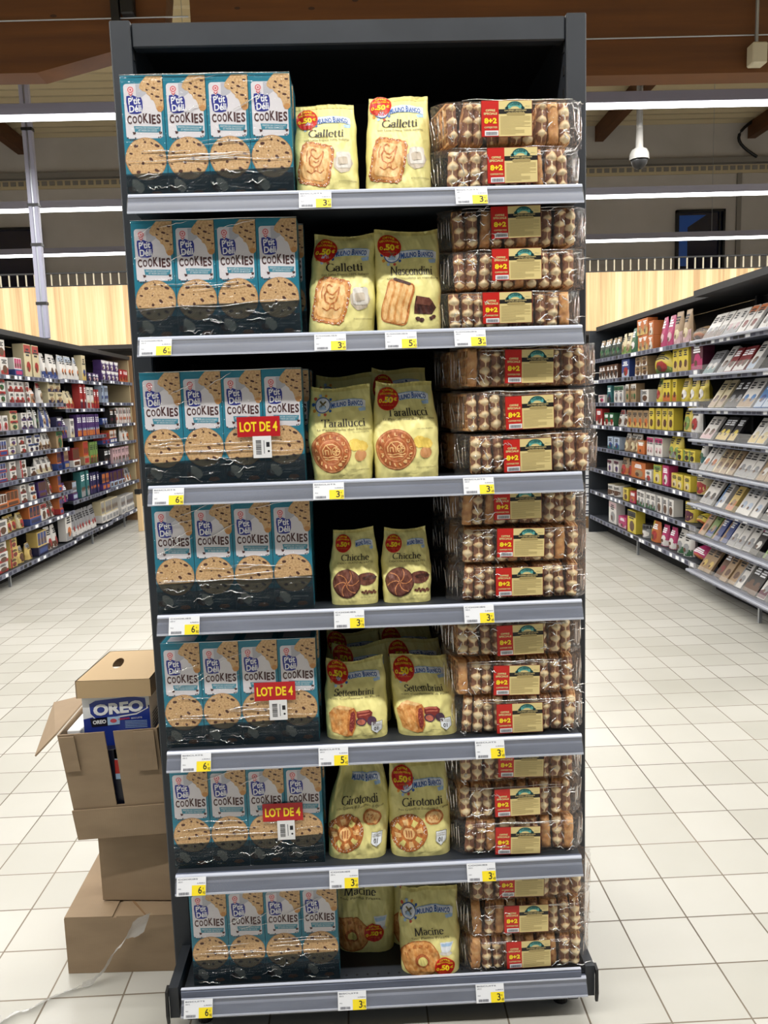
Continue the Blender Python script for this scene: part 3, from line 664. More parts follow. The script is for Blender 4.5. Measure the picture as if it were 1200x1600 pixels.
def bag_mesh(p):
    S = bag_surface(p); b = MB()
    b.grid(lambda u, v: S(u, v), 60, 70, 'bag_yellow')
    b.grid(lambda u, v: S(1-u, v, 0, 1), 20, 22, 'bag_yellow')
    def edge(x, flip):
        def f(u, v):
            a = Vector(S(x, v)); c = Vector(S(x, v, 0, 1)); m = a.lerp(c, u); g = .010*(1-v)*(v > .0)*(4*u*(1-u)) ; m.x += -g if x else g; return m
        b.grid(f if x == 1 else (lambda u, v: f(1-u, v)), 4, 22, 'bag_yellow')
    edge(1, 0); edge(0, 0)
    b.grid(lambda u, v: Vector(S(u, 0)).lerp(Vector(S(u, 0, 0, 1)), 1-v), 12, 2, 'bag_yellow')
    return b, S
def star_sticker(a, cx, cy, r, asp, ins=None):
    a.ell(cx, cy, r, r*asp, 'offer_ring', 4); a.ell(cx, cy, r*.96, r*.96*asp, 'offer_red', 5)
    a.text('OFFRE', cx-r*.5, cy+r*asp*.55, cx+r*.5, cy+r*asp*.75, 'sticker_yellow', 6, bold=.02, arc=r*asp*.1)
    a.text('D\u00c9COUVERTE', cx-r*.78, cy+r*asp*.25, cx+r*.78, cy+r*asp*.45, 'sticker_yellow', 6, bold=.02, arc=r*asp*.12)
    a.text('0', cx-r*.82, cy-r*asp*.38, cx-r*.55, cy-r*asp*.05, 'sticker_yellow', 6, bold=.03)
    a.text('.50', cx-r*.5, cy-r*asp*.38, cx+r*.45, cy+r*asp*.16, 'sticker_yellow', 6, bold=.05); a.text('\u20ac', cx+r*.5, cy-r*asp*.2, cx+r*.82, cy+r*asp*.1, 'sticker_yellow', 6, bold=.03)
    a.text('DE R\u00c9DUCTION', cx-r*.55, cy-r*asp*.6, cx+r*.55, cy-r*asp*.5, 'flower_orange', 6)
def logo(a, x0, x1, y, asp, mill=True):
    w = x1-x0
    P = [(x0, y-.035)]+[(x0+w*k/8, y-.035+.018*sin(PI*k/8)) for k in range(1, 9)]; Q = [(x0+w*k/8, y+.045+.018*sin(PI*k/8)) for k in range(8, -1, -1)]
    a.poly(P+Q, 'logo_ribbon', 2); a.poly([(x1-.17*w, y-.045), (x1+.06*w, y-.035), (x1+.05*w, y-.075), (x1-.13*w, y-.08)], 'logo_ribbon', 1)
    a.poly([(x1, y-.035), (x1+.06*w, y-.04), (x1+.07*w, y+.03), (x1, y+.04)], 'logo_white', 3)
    a.poly([(x0+.01, y-.028)]+[(x0+w*k/8, y-.028+.018*sin(PI*k/8)) for k in range(1, 9)]+[(x0+w*k/8, y+.037+.018*sin(PI*k/8)) for k in range(8, -1, -1)], 'logo_white', 3)
    a.text('ULINO', x0+.125*w, y-.020, x0+.485*w, y+.032, 'logo_blue', 4, bold=.03, arc=.004, slope=.012); a.text('IANCO', x0+.625*w, y-.020, x1-.015*w, y+.032, 'logo_blue', 4, bold=.03, arc=.004, slope=-.012)
    a.text('M', x0+.02*w, y-.030, x0+.115*w, y+.030, 'logo_blue', 4, bold=.03); a.text('B', x0+.535*w, y-.012, x0+.61*w, y+.052, 'logo_blue', 4, bold=.03)
    if mill:
        cx = x0-.125; r = .125
        for k in range(10): t = 2*PI*k/10; a.ell(cx+r*1.22*cos(t), y+.005+r*1.22*asp*sin(t), .026, .026*asp, ('flower_red', 'logo_blue', 'flower_orange', 'logo_ribbon')[k % 4], 2, 7, .2)
        a.ell(cx, y+.005, r, r*asp, 'logo_blue', 3, 20); a.ell(cx, y+.005, r*.88, r*.88*asp, 'logo_white', 4, 20)
        for k in range(4): t = PI/4+k*PI/2; a.line([(cx, y+.012), (cx+r*.55*cos(t), y+.012+r*.55*asp*sin(t))], .028, 'subtitle_ink', 5, asp)
        a.poly([(cx-r*.5, y-.045*1), (cx+r*.5, y-.045), (cx+r*.25, y+.0), (cx-r*.25, y)], 'logo_ribbon', 5)
def rrect(cx, cy, w, h, rot, asp, scal=0, n=10):
    P = []
    for sx, sy, dx, dy in ((-1, -1, 1, 0), (1, -1, 0, 1), (1, 1, -1, 0), (-1, 1, 0, -1)):
        for k in range(n):
            f = k/n*2; x = sx+dx*f; y = sy+dy*f; m = max(abs(x), abs(y)); l = (abs(x)**6+abs(y)**6)**(1/6); x /= l; y /= l
            g = 1+scal*(1 if k % 2 else -1); P.append((x*w/2*g, y*h/2*g))
    c, s = cos(rot), sin(rot); return [(cx+x*c-y*s, cy+(x*s+y*c)*asp) for x, y in P]
def bag_art(a, kind, title, sub, asp, sticker, opts):
    ly = opts.get('ly', .80)
    logo(a, opts.get('lx', -.16)+0, opts.get('lx2', .37), ly, asp, opts.get('mill', True))
    ty = opts.get('ty', .655); tx0, tx1 = opts.get('tx', (-.27, .3))
    a.text(title, tx0, ty-.035, tx1, ty+.045, 'title_ink', 3, font='serif', slope=opts.get('tslope', 0)); a.text(sub, tx0-.06, ty-.078, tx1+.08, ty-.055, 'subtitle_ink', 3, slope=opts.get('tslope', 0))
    rnd = random.Random(len(title)); E = a.ell
    if kind == 'square':
        cx, cy, rot = -.165, .335, -.20; a.poly(rrect(cx, cy, .52, .68, rot, asp, .018), 'bisc_gold_edge', 2); a.poly(rrect(cx, cy, .46, .62, rot, asp, .01), 'bisc_gold', 3); a.poly(rrect(cx, cy, .37, .52, rot, asp), 'bisc_light', 4)
        Lb = lambda P, w=.022: a.line([(cx+x, cy+y) for x, y in P], w, 'bisc_gold_edge', 5, asp)
        Lb([(.02, .13), (-.03, .155), (-.07, .13), (-.06, .09), (-.02, .06), (.03, .05), (.08, .08), (.13, .13)]); Lb([(-.06, .10), (-.10, .05), (-.09, -.01), (-.02, -.04), (.06, -.02), (.10, .04), (.13, .12)]); Lb([(-.04, .03), (.01, .01), (.05, .03)], .016)
        Lb([(-.14, -.07), (-.07, -.10), (0, -.07), (.07, -.10), (.13, -.07)], .016); Lb([(-.02, -.04), (-.03, -.08)], .014); Lb([(.03, -.03), (.035, -.08)], .014); Lb([(-.11, .14), (-.14, .08), (-.14, .02)], .014)
        for k in range(70):
            t = rnd.uniform(0, 1); P = rrect(cx, cy, .48, .64, rot, asp); q = P[int(t*len(P)) % len(P)]; E(q[0]+rnd.uniform(-.015, .015), q[1]+rnd.uniform(-.01, .01), .0065, .0065*asp, 'sugar', 6, 6)
        E(.26, .335, .15, .15*asp, 'milk2', 2, 14, .08); a.poly(rrect(.27, .37, .23, .26, 0, asp), 'milk', 3); a.poly(rrect(.26, .36, .15, .12, .1, asp), 'milk2', 4); a.text('A TAVOLA O IN VIAGGIO', .18, .145, .46, .16, 'subtitle_ink', 3)
    if kind == 'finger':
        cx, cy, rot = -.18, .29, -.24; a.poly(rrect(cx, cy, .42, .66, rot, asp), 'bisc_gold_edge', 2); a.poly(rrect(cx-.01, cy-.0, .37, .62, rot, asp), 'bisc_gold', 3)
        for k in range(4): dx = (k-1.5)*.095; a.poly(rrect(cx+dx*cos(rot), cy+dx*sin(rot)*asp, .062, .58, rot, asp), 'bisc_light', 4)
        a.poly(rrect(cx+.08, cy+.195, .26, .045, rot-.12, asp), 'dark_choc', 5)
        a.poly([(.07, .18), (.34, .17), (.42, .235), (.36, .29), (.30, .325), (.1, .345)], 'dark_choc', 2); a.poly([(.1, .27), (.32, .25), (.36, .29), (.30, .325), (.12, .34)], 'milk_choc', 3)
        for x, y in ((.12, .13), (.18, .12), (.33, .135), (.37, .15)): E(x, y, .035, .03*asp, 'dark_choc', 3, 7, .3)
    if kind == 'disc':
        cx, cy, r = -.165, .295, .30; E(cx, cy, r, r*asp, 'bisc_brown', 2, 40); E(cx, cy, r*.97, r*.97*asp, 'bisc_brown_lt', 3, 40); E(cx, cy, r*.9, r*.9*asp, 'bisc_brown', 4, 36); E(cx, cy, r*.6, r*.6*asp, 'bisc_brown_lt', 5, 30); E(cx, cy, r*.54, r*.54*asp, 'bisc_brown', 6, 30)
        w = 'TARALLUCCI'
        for k, ch in enumerate(w):
            t = math.radians(200-k*28); x, y = cx+r*.75*cos(t), cy+r*.75*asp*sin(t); a.text(ch, x-.022, y-.022*asp, x+.022, y+.026*asp, 'bisc_light', 6, bold=.03)
        for k in range(8): t = math.radians(-160+k*20); a.line([(cx+r*.68*cos(t), cy+r*.68*asp*sin(t)), (cx+r*.82*cos(t+.12), cy+r*.82*asp*sin(t+.12))], .02, 'bisc_light', 6, asp)
        L = lambda P, w=.014: a.line([(cx+x*r, cy+y*r*asp) for x, y in P], w, 'bisc_light', 7, asp)
        L([(-.42, -.12), (-.42, .12), (-.22, .36), (-.02, .12), (-.02, -.12)]); L([(-.3, -.12), (-.3, .1), (-.15, .1), (-.15, -.12)]); L([(-.22, .36), (.1, .4), (.34, .26)])
        L(A(.24, .04, .19, .19, 0, 360, 12)); L([(.05, .04), (.43, .04)]); L([(.24, -.15), (.24, .23)]); L([(.11, -.09), (.37, .17)]); L([(-.45, -.2), (-.2, -.26), (.05, -.2), (.3, -.26), (.45, -.2)]); L([(-.35, -.32), (-.1, -.37), (.15, -.32), (.35, -.36)])
        E(.2, .37, .1, .09*asp, 'butter', 2, 10, .1); E(.3, .345, .09, .08*asp, 'butter', 3, 8, .15); E(.28, .255, .09, .085*asp, 'egg', 3, 14); a.text('con uova da galline', .16, .495, .4, .51, 'subtitle_ink', 3); a.text('PESO NETTO', .14, .1, .44, .112, 'subtitle_ink', 3)
    if kind == 'swirl':
        cx, cy, r = -.16, .285, .285; E(.24, .34, .2, .085, 'milk_choc', 2, 20); E(.30, .355, .15, .03, 'dark_choc', 3, 16); E(cx, cy, r, r*asp, 'dark_choc', 3, 36); E(cx-.005, cy+.01, r*.95, r*.93*asp, 'milk_choc', 4, 36)
        for k in range(6):
            t0 = k*PI/3+.4; P = [(cx+r*(.05+.85*s)*cos(t0+s*.9), cy+r*(.05+.85*s)*asp*sin(t0+s*.9)) for s in (0, .25, .5, .75, 1)]; a.line(P, .016, 'bisc_brown_lt', 5, asp)
        for k in range(9): E(.16+k*.035, .15+rnd.uniform(0, .05), .03, .018, 'milk_choc', 3, 6, .4)
        a.text('CON IL 35% DI CIOCCOLATO', .12, .095, .42, .107, 'subtitle_ink', 3)
    if kind == 'roll':
        cx, cy = -.2, .30; a.poly([(-.40, .11), (-.44, .34), (-.36, .42), (-.27, .45), (-.04, .41), (-.01, .28), (-.08, .06), (-.16, .045)], 'bisc_gold', 2); a.poly([(-.36, .42), (-.27, .45), (-.04, .41), (-.12, .385)], 'bisc_light', 3)
        a.poly([(-.12, .385), (-.04, .41), (-.0, .36), (-.02, .15), (-.08, .055), (-.15, .07), (-.15, .25)], 'bisc_gold_edge', 3); a.poly([(-.09, .35), (-.045, .37), (-.02, .33), (-.04, .17), (-.08, .10), (-.12, .13), (-.11, .26)], 'fig', 4)
        for k in range(14): E(rnd.uniform(-.1, -.05), rnd.uniform(.14, .34), .007, .006, 'fig2', 5, 6)
        a.poly([(.0, .30), (.0, .37), (.2, .38), (.25, .35), (.22, .23), (.05, .23)], 'fig', 2); a.line([(.01, .36), (.2, .365)], .02, 'fig2', 3, asp); a.line([(.03, .32), (.21, .33)], .015, 'fig2', 3, asp)
        E(.07, .235, .085, .052, 'fig_purple', 3, 16); E(.07, .235, .065, .038, 'fig2', 4, 16); E(.24, .24, .075, .06, 'fig_purple', 3, 14); a.text('CON CONFETTURA', .06, .075, .32, .087, 'subtitle_ink', 3)
    if kind == 'wheel':
        cx, cy, r = -.2, .27, .30; E(.22, .43, .15, .12*asp, 'bisc_gold_edge', 2, 20, .03); E(.22, .43, .12, .09*asp, 'bisc_light', 3, 16, .05)
        for k in range(12): E(.22+rnd.uniform(-.08, .08), .43+rnd.uniform(-.03, .03), .01, .008, 'bisc_gold_edge', 4, 6)
        E(cx, cy, r, r*asp, 'bisc_brown', 2, 40); E(cx, cy, r*.96, r*.96*asp, 'bisc_gold_edge', 3, 40)
        for k in range(8):
            t = k*PI/4+.2; P = [(cx+r*q*cos(t+d), cy+r*q*asp*sin(t+d)) for q, d in ((.45, -.22), (.78, -.2), (.78, .2), (.45, .22))]; a.poly(P, 'bag_yellow_edge' if k % 2 else 'bisc_light', 4)
        for k in range(60): t, q = rnd.uniform(0, 2*PI), rnd.uniform(.8, .97); E(cx+r*q*cos(t), cy+r*q*asp*sin(t), .007, .006, 'sugar', 5, 6)
        E(cx, cy, r*.36, r*.36*asp, 'bisc_gold_edge', 4, 20); E(cx, cy, r*.31, r*.31*asp, 'bisc_light', 5, 20)
        for k in (-1, 0, 1): a.line([(cx+k*.04, cy-.04), (cx+k*.04, cy+.035)], .016, 'bisc_brown', 6, asp)
    if kind == 'ring':
        cx, cy, r = -.16, .20, .33; cx = opts.get('rx', cx); E(cx, cy, r, r*asp*.9, 'bisc_gold_edge', 2, 40); E(cx, cy+.006, r*.95, r*.95*asp*.88, 'bisc_gold', 3, 40); E(cx+.03, cy-.01, r*.36, r*.33*asp, 'bisc_brown', 4, 22); E(cx+.04, cy-.018, r*.24, r*.22*asp, 'bag_yellow_edge', 5, 20)
        for k, ch in enumerate('MACINE'):
            t = math.radians(160-k*24); x, y = cx+r*.72*cos(t), cy+r*.72*asp*.9*sin(t); a.text(ch, x-.028, y-.022*asp, x+.028, y+.026*asp, 'bisc_gold_edge', 5, bold=.03)
        a.poly([(.16, .40), (.38, .41), (.34, .30), (.26, .27), (.2, .29)], 'logo_white', 2); a.poly([(.18, .385), (.36, .395), (.34, .36), (.2, .35)], 'logo_ribbon', 3); E(.27, .27, .1, .03, 'milk', 1, 12)
        star_sticker(a, opts.get('sx', .24), opts.get('sy', .11), .17, asp*.9)
    if kind in ('roll', 'wheel'):
        x = .32; y = .20 if kind == 'wheel' else .15; a.poly([(x-.09, y-.03), (x-.09, y+.075), (x+.09, y+.085), (x+.09, y-.03), (x, y-.085)], 'logo_white', 3); a.line([(x-.085, y-.03), (x-.085, y+.075), (x+.085, y+.082), (x+.085, y-.03), (x, y-.08), (x-.085, y-.03)], .006, 'subtitle_ink', 4, asp)
        a.text('01', x-.045, y-.04, x+.02, y+.01, 'title_ink', 4, bold=.02); a.text('CON FARINA', x-.07, y+.045, x+.07, y+.058, 'subtitle_ink', 4); a.text('SOSTENIBILE', x-.07, y+.025, x+.07, y+.038, 'subtitle_ink', 4)
    if sticker: star_sticker(a, sticker[0], sticker[1], .185, asp)
def make_bag(kind, title, sub, p, sticker, opts, label, loc, rz=0, group=None):
    T = thing('biscuit_bag', label, 'biscuit bag', loc, rz, group)
    b, S = bag_mesh(p); b.build('pouch', T, True)
    m = MB(); w = p['wm']; asp = w/p['h']
    def sf(s, t, off): return S(min(max(s+.5, .01), .99), t, off)
    a = Art(m, sf, .00048, .028); bag_art(a, kind, title, sub, asp, sticker, opts); m.build('printed_front', T, True)
    m = MB(); m.grid(lambda u, v: S(u, .955+.045*v, .0006+.0004*sin(u*90)), 80, 4, 'bag_yellow_edge'); m.build('crimped_seal', T, True)
    return T
def P_(h, wb, wm, wt, d, seed, **k): r = dict(h=h, wb=wb, wm=wm, wt=wt, d=d, seed=seed); r.update(k); return r
G = []
ST = (-.31, .845)
def z(i): return SH[i]+.0006
B = {}
B['g1'] = make_bag('square', 'Galletti', 'con Latte Fresco 100% Italiano', P_(.203, .134, .134, .124, .078, 1.3, lean=.022, topwave=.004, crump=.8), (-.31, .83), {'ty': .655}, 'yellow bag picturing a square biscuit, left of two on the top shelf', (-.060, .060, z(0)), 0)
B['g2'] = make_bag('square', 'Galletti', 'con Latte Fresco 100% Italiano', P_(.217, .140, .138, .126, .080, 4.1, lean=.024, topwave=-.004, tw=.006, dent=(-.7, .14, .06, .008)), (-.30, .905), {'ly': .84, 'ty': .70}, 'yellow bag picturing a square biscuit, right of two on the top shelf', (.091, .060, z(0)), 0)
B['g3'] = make_bag('square', 'Galletti', 'con Latte Fresco 100% Italiano', P_(.220, .142, .144, .132, .082, 7.7, lean=.020, topwave=-.002, dent=(.9, .05, .1, .01), tw=.016), (-.30, .835), {'ty': .655}, 'yellow bag picturing a square sugared biscuit on the second shelf down', (-.043, .060, z(1)), 0)
B['n1'] = make_bag('finger', 'Nascondini', 'con Cioccolato in mordere', P_(.226, .140, .142, .138, .074, 9.2, lean=.016, topwave=.002, crump=.7), (-.28, .835), {'ly': .74, 'lx': -.12, 'lx2': .40, 'ty': .585, 'tx': (-.26, .38)}, 'yellow bag picturing a striped finger biscuit and dark chocolate on second shelf down', (.106, .056, z(1)), 0)
B['t1'] = make_bag('disc', 'Tarallucci', 'la Pastafrolla del Mulino', P_(.206, .130, .150, .130, .084, 12.2, lean=.014, topwave=.003, dent=(.9, .36, .08, .012)), None, {'ly': .80, 'ty': .60, 'tx': (-.29, .37)}, 'yellow bag without red sticker, left at front of third shelf down', (-.050, .062, z(2)), 0)
B['t2'] = make_bag('disc', 'Tarallucci', 'la Pastafrolla del Mulino', P_(.212, .142, .148, .124, .082, 15.9, lean=.018, topwave=-.004, slant=-.004), (-.28, .83), {'ly': .835, 'ty': .675, 'tx': (-.29, .35)}, 'yellow round-biscuit bag with red sticker, right at front of third shelf down', (.092, .060, z(2)), 0)
CO = {'lx': .03, 'lx2': .40, 'ly': .80, 'ty': .625, 'tx': (-.28, .30), 'mill': False}
B['c1'] = make_bag('swirl', 'Chicche', 'CIOCCOLATO AL LATTE', P_(.168, .106, .112, .092, .066, 18.3, lean=.016, tw=.003, slant=.003), (-.25, .82), CO, 'small yellow bag with chocolate swirl biscuit, left of two on fourth shelf down', (-.034, .062, z(3)), 0)
B['c2'] = make_bag('swirl', 'Chicche', 'CIOCCOLATO AL LATTE', P_(.167, .108, .114, .094, .066, 21.9, lean=.016), (-.27, .80), CO, 'small yellow bag with chocolate swirl biscuit, right of two on fourth shelf down', (.085, .062, z(3)), 0)
SO = {'ly': .80, 'ty': .60, 'tx': (-.34, .3)}
B['s1'] = make_bag('roll', 'Settembrini', 'con Confettura di Fichi', P_(.174, .142, .145, .132, .084, 24.2, lean=.022, topwave=.005), (-.30, .86), SO, 'yellow bag with fig roll picture, front left on fifth shelf down', (-.040, .060, z(4)), 0)
B['s2'] = make_bag('roll', 'Settembrini', 'con Confettura di Fichi', P_(.175, .138, .146, .132, .084, 27.4, lean=.030, topwave=.004, tw=-.018), (-.27, .83), dict(SO, tslope=.012, tx=(-.28, .34)), 'yellow bag with fig roll picture, front right on fifth shelf down', (.124, .062, z(4)), -.06)
B['w1'] = make_bag('wheel', 'Girotondi', 'con Granelli di Zucchero di Canna', P_(.222, .138, .146, .098, .088, 30.6, lean=.034, topwave=.004, tw=.016, crump=1.9, dent=(-.55, .8, .08, .016)), None, {'ly': .80, 'lx': -.2, 'lx2': .36, 'ty': .60, 'tx': (-.3, .32), 'tslope': .03, 'mill': False}, 'crumpled yellow bag with wheel biscuit picture, left of two on sixth shelf down', (-.050, .064, z(5)), -.05)
B['w2'] = make_bag('wheel', 'Girotondi', 'con Granelli di Zucchero di Canna', P_(.214, .142, .147, .134, .084, 33.1, lean=.018, topwave=-.002), (-.28, .84), {'ly': .765, 'lx': -.1, 'lx2': .38, 'ty': .59, 'tx': (-.28, .38)}, 'smooth yellow bag with wheel biscuit picture, right of two on sixth shelf down', (.100, .060, z(5)), 0)
B['m1'] = make_bag('ring', 'Macine', 'con Panna Fresca', P_(.190, .142, .146, .136, .086, 36.6, lean=.026, topwave=-.003, slant=.004), None, {'ly': .745, 'lx': -.22, 'ty': .525, 'tx': (-.24, .24), 'tslope': .02}, 'yellow bag with ring biscuit standing alone in front on the bottom shelf', (.116, .056, z(6)), -.07)
B['m2'] = make_bag('ring', 'Macine', 'con Panna Fresca', P_(.23, .142, .150, .138, .09, 39.9, lean=.022, crump=1.5), None, {'ly': .84, 'ty': .64, 'tx': (-.34, .2), 'sx': .16, 'sy': .22, 'rx': -.25}, 'shaded yellow bag with ring biscuit, left in back row of bottom shelf', (-.038, .150, z(6)), -.08)
B['m3'] = copy_thing(B['m1'], (.098, .165, z(6)), 'shaded yellow bag behind the front bag on the bottom shelf', .03); B['m3'].scale = (1, 1, 1.20)
for k, (src, x, y, i, rz, l) in enumerate([('s1', -.028, .145, 4, .03, 'yellow fig roll bag in second row, behind the left bag on fifth shelf down'), ('s2', .118, .150, 4, .02, 'yellow fig roll bag in second row, behind the right bag on fifth shelf down'),
    ('s1', -.045, .24, 4, -.02, 'yellow fig roll bag in back row at left on fifth shelf down'), ('s2', .105, .25, 4, .04, 'yellow fig roll bag in back row at right on fifth shelf down'),
    ('t1', -.042, .155, 2, .02, 'yellow bag in second row at left on third shelf down'), ('t2', .085, .150, 2, -.03, 'yellow bag in second row at right on third shelf down')]):
    c = copy_thing(B[src], (x, y, z(i)), l, rz); c.scale = (1, 1, 1.06+.02*k)
# ------------------------------------------------------------------ waffle packs
def waffle_fn(m, t, b):
    s = nd(t, 'ShaderNodeSeparateXYZ'); c = nd(t, 'ShaderNodeTexCoord'); lk(t, c.outputs['UV'], s.inputs[0])
    fr = mth(t, 'ABSOLUTE', mth(t, 'SUBTRACT', mth(t, 'FRACT', s.outputs[1]), .5)); u = mth(t, 'ABSOLUTE', s.outputs[0])
    n = nd(t, 'ShaderNodeTexNoise', i_Scale=90.0, i_Detail=3.0); lk(t, c.outputs['Object'], n.inputs['Vector'])
    d = mth(t, 'ADD', mth(t, 'POWER', mth(t, 'DIVIDE', u, 1.1), 1.3), mth(t, 'POWER', mth(t, 'DIVIDE', fr, .38), 1.3)); d = mth(t, 'MINIMUM', d, mth(t, 'ADD', mth(t, 'MULTIPLY', u, 4.5), .42)); d = mth(t, 'ADD', d, mth(t, 'MULTIPLY', mth(t, 'SUBTRACT', n.outputs[0], .5), 1.3))
    oi = nd(t, 'ShaderNodeObjectInfo'); d = mth(t, 'ADD', d, mth(t, 'MULTIPLY', mth(t, 'SUBTRACT', oi.outputs['Random'], .45), .55)); lk(t, ramp(t, d, [(.3, (240, 220, 178)), (.75, (230, 200, 148)), (.98, (190, 136, 84)), (1.3, (136, 86, 56)), ]).outputs[0], b.inputs['Base Color'])
    bump(t, b, n.outputs[0], .4, .002)
mat('waffle_edge', rough=.55, fn=waffle_fn)
def waffle_plain(m, t, b):
    n = nd(t, 'ShaderNodeTexNoise', i_Scale=50.0, i_Detail=4.0); lk(t, coords(t, 'Object'), n.inputs['Vector'])
    lk(t, ramp(t, n.outputs[0], [(.3, (178, 112, 56)), (.5, (214, 154, 90)), (.7, (236, 192, 132))]).outputs[0], b.inputs['Base Color']); bump(t, b, n.outputs[0], .5, .003)
mat('waffle_plain', rough=.5, fn=waffle_plain)
mat('label_red', (198, 34, 24), .4); mat('label_gold', (226, 206, 142), .4); mat('label_teal', (96, 176, 168), .45); mat('label_teal_dk', (24, 84, 84), .45); mat('label_black', (24, 20, 16), .45); mat('label_print', (170, 150, 96), .5); mat('label_border', (120, 30, 20), .45)
def waffle_mesh(seed, plain=False):
    r = random.Random(seed); ph = r.uniform(0, 1); W2, H, D = .0118, .078, .105; per = .0255; b = MB(); nz = noise.noise
    mn = 'waffle_plain' if plain else 'waffle_edge'
    i0 = len(b.v); NU, NV = 12, 30
    for v in range(NV+1):
        zz = v/NV*H; f = abs(((zz/per+ph) % 1)-.5)
        rim = min(1, min(zz, H-zz)/.010)
        for u in range(NU+1):
            x = u/NU*2-1; lz = max(0, 1-abs(x)*.9-f/.34)
            y = .009-(.012*math.sqrt(max(0, 1-x*x*.9))*rim**.5)-(0 if plain else .006*lz*rim)+.0012*nz(Vector((x*2+seed, zz*90, seed)))
            hw = W2*(.86+.14*(1-f*2))*(.6+.4*rim**.5); b.v.append((x*hw, y, zz))
    k = b.m(mn)
    for v in range(NV):
        for u in range(NU):
            q = i0+v*(NU+1)+u; b.f.append((q, q+1, q+NU+2, q+NU+1)); b.mi.append(k)
            U_ = lambda uu, vv: (uu/NU*2-1, vv/NV*H/per+ph)
            b.uv.append([U_(u, v), U_(u+1, v), U_(u+1, v+1), U_(u, v+1)])
    # body with gridded faces
    b.box(-W2*.55, W2*.55, .006, D, .001, H-.001, 'waffle_plain')
    for s in (-1, 1):
        for gy in range(5):
            for gz in range(4): y0 = .012+gy*.019; z0 = .006+gz*.0175; b.box(*(sorted((s*W2*.5, s*W2*.86))), y0+.011, y0+.017, .004, H-.004, 'waffle_plain') if gz == 0 else None
        for gz in range(5): z0 = .001+gz*.0178; b.box(*(sorted((s*W2*.5, s*W2*.86))), .008, D-.002, z0, z0+.0055, 'waffle_plain')
    return b.mesh('waffle', True)
WM = [waffle_mesh(k) for k in range(6)]+[waffle_mesh(11, True)]
def waffle_label():
    w, h = .104, .066; b = MB(); a = Art(b, lambda s, t, o: (-w/2+s*w, -o, -h/2+t*h), .00025)
    a.rect(-.012, -.018, 1.012, 1.018, 'label_border', 0, .02, .03); a.rect(0, 0, .34, 1, 'label_red', 1); a.rect(.34, 0, 1, 1, 'label_gold', 1)
    a.text('OFFRE', .08, .70, .27, .765, 'label_gold', 2, bold=.04); a.text('SPECIALE', .04, .61, .31, .675, 'label_gold', 2, bold=.04)
    a.text('8+2', .05, .36, .30, .52, 'sticker_yellow', 3, bold=.05); a.text('OFFERTES', .05, .23, .31, .28, 'label_gold', 2, bold=.03)
    a.rect(.06, .02, .33, .165, 'white', 2); y = .09; rr = random.Random(2)
    while y < .3: q = rr.uniform(.004, .012); a.rect(y, .04, y+q, .13, 'ink', 3); y += q+rr.uniform(.005, .01)
    a.poly(A(.66, .78, .17, .20, 180, 0, 16)+A(.66, .78, .085, .06, 0, 180, 8), 'label_teal', 2); a.poly(A(.66, .78, .17, .20, 180, 0, 16)+A(.66, .78, .145, .175, 0, 180, 12), 'label_teal_dk', 3); a.text('CUISINE', .56, .85, .76, .93, 'label_teal_dk', 4, bold=.03, arc=.02)
    a.ell(.50, .79, .035, .04, 'label_teal_dk', 3); a.ell(.82, .79, .035, .04, 'label_teal_dk', 3)
    a.rect(.34, .63, 1, .76, 'label_black', 2); a.rect(.5, .585, .86, .66, 'label_print', 3); a.text('GAUFRES LI\u00c9GEOISES', .45, .70, .89, .745, 'label_gold', 4, bold=.02); a.text('AU SUCRE PERL\u00c9', .53, .65, .84, .69, 'label_gold', 4); a.text('350 g e', .87, .82, .96, .85, 'label_teal_dk', 3)
    for k in range(15):
        y = .545-k*.035; x1 = .97-rr.choice((0, .0, .12, .3)); a.rect(.37, y, x1, y+.010, 'label_print', 2)
    b.face([(w/2, .0004, -h/2), (-w/2, .0004, -h/2), (-w/2, .0004, h/2), (w/2, .0004, h/2)], 'label_gold')
    return b.mesh('printed_label')
WL = waffle_label()
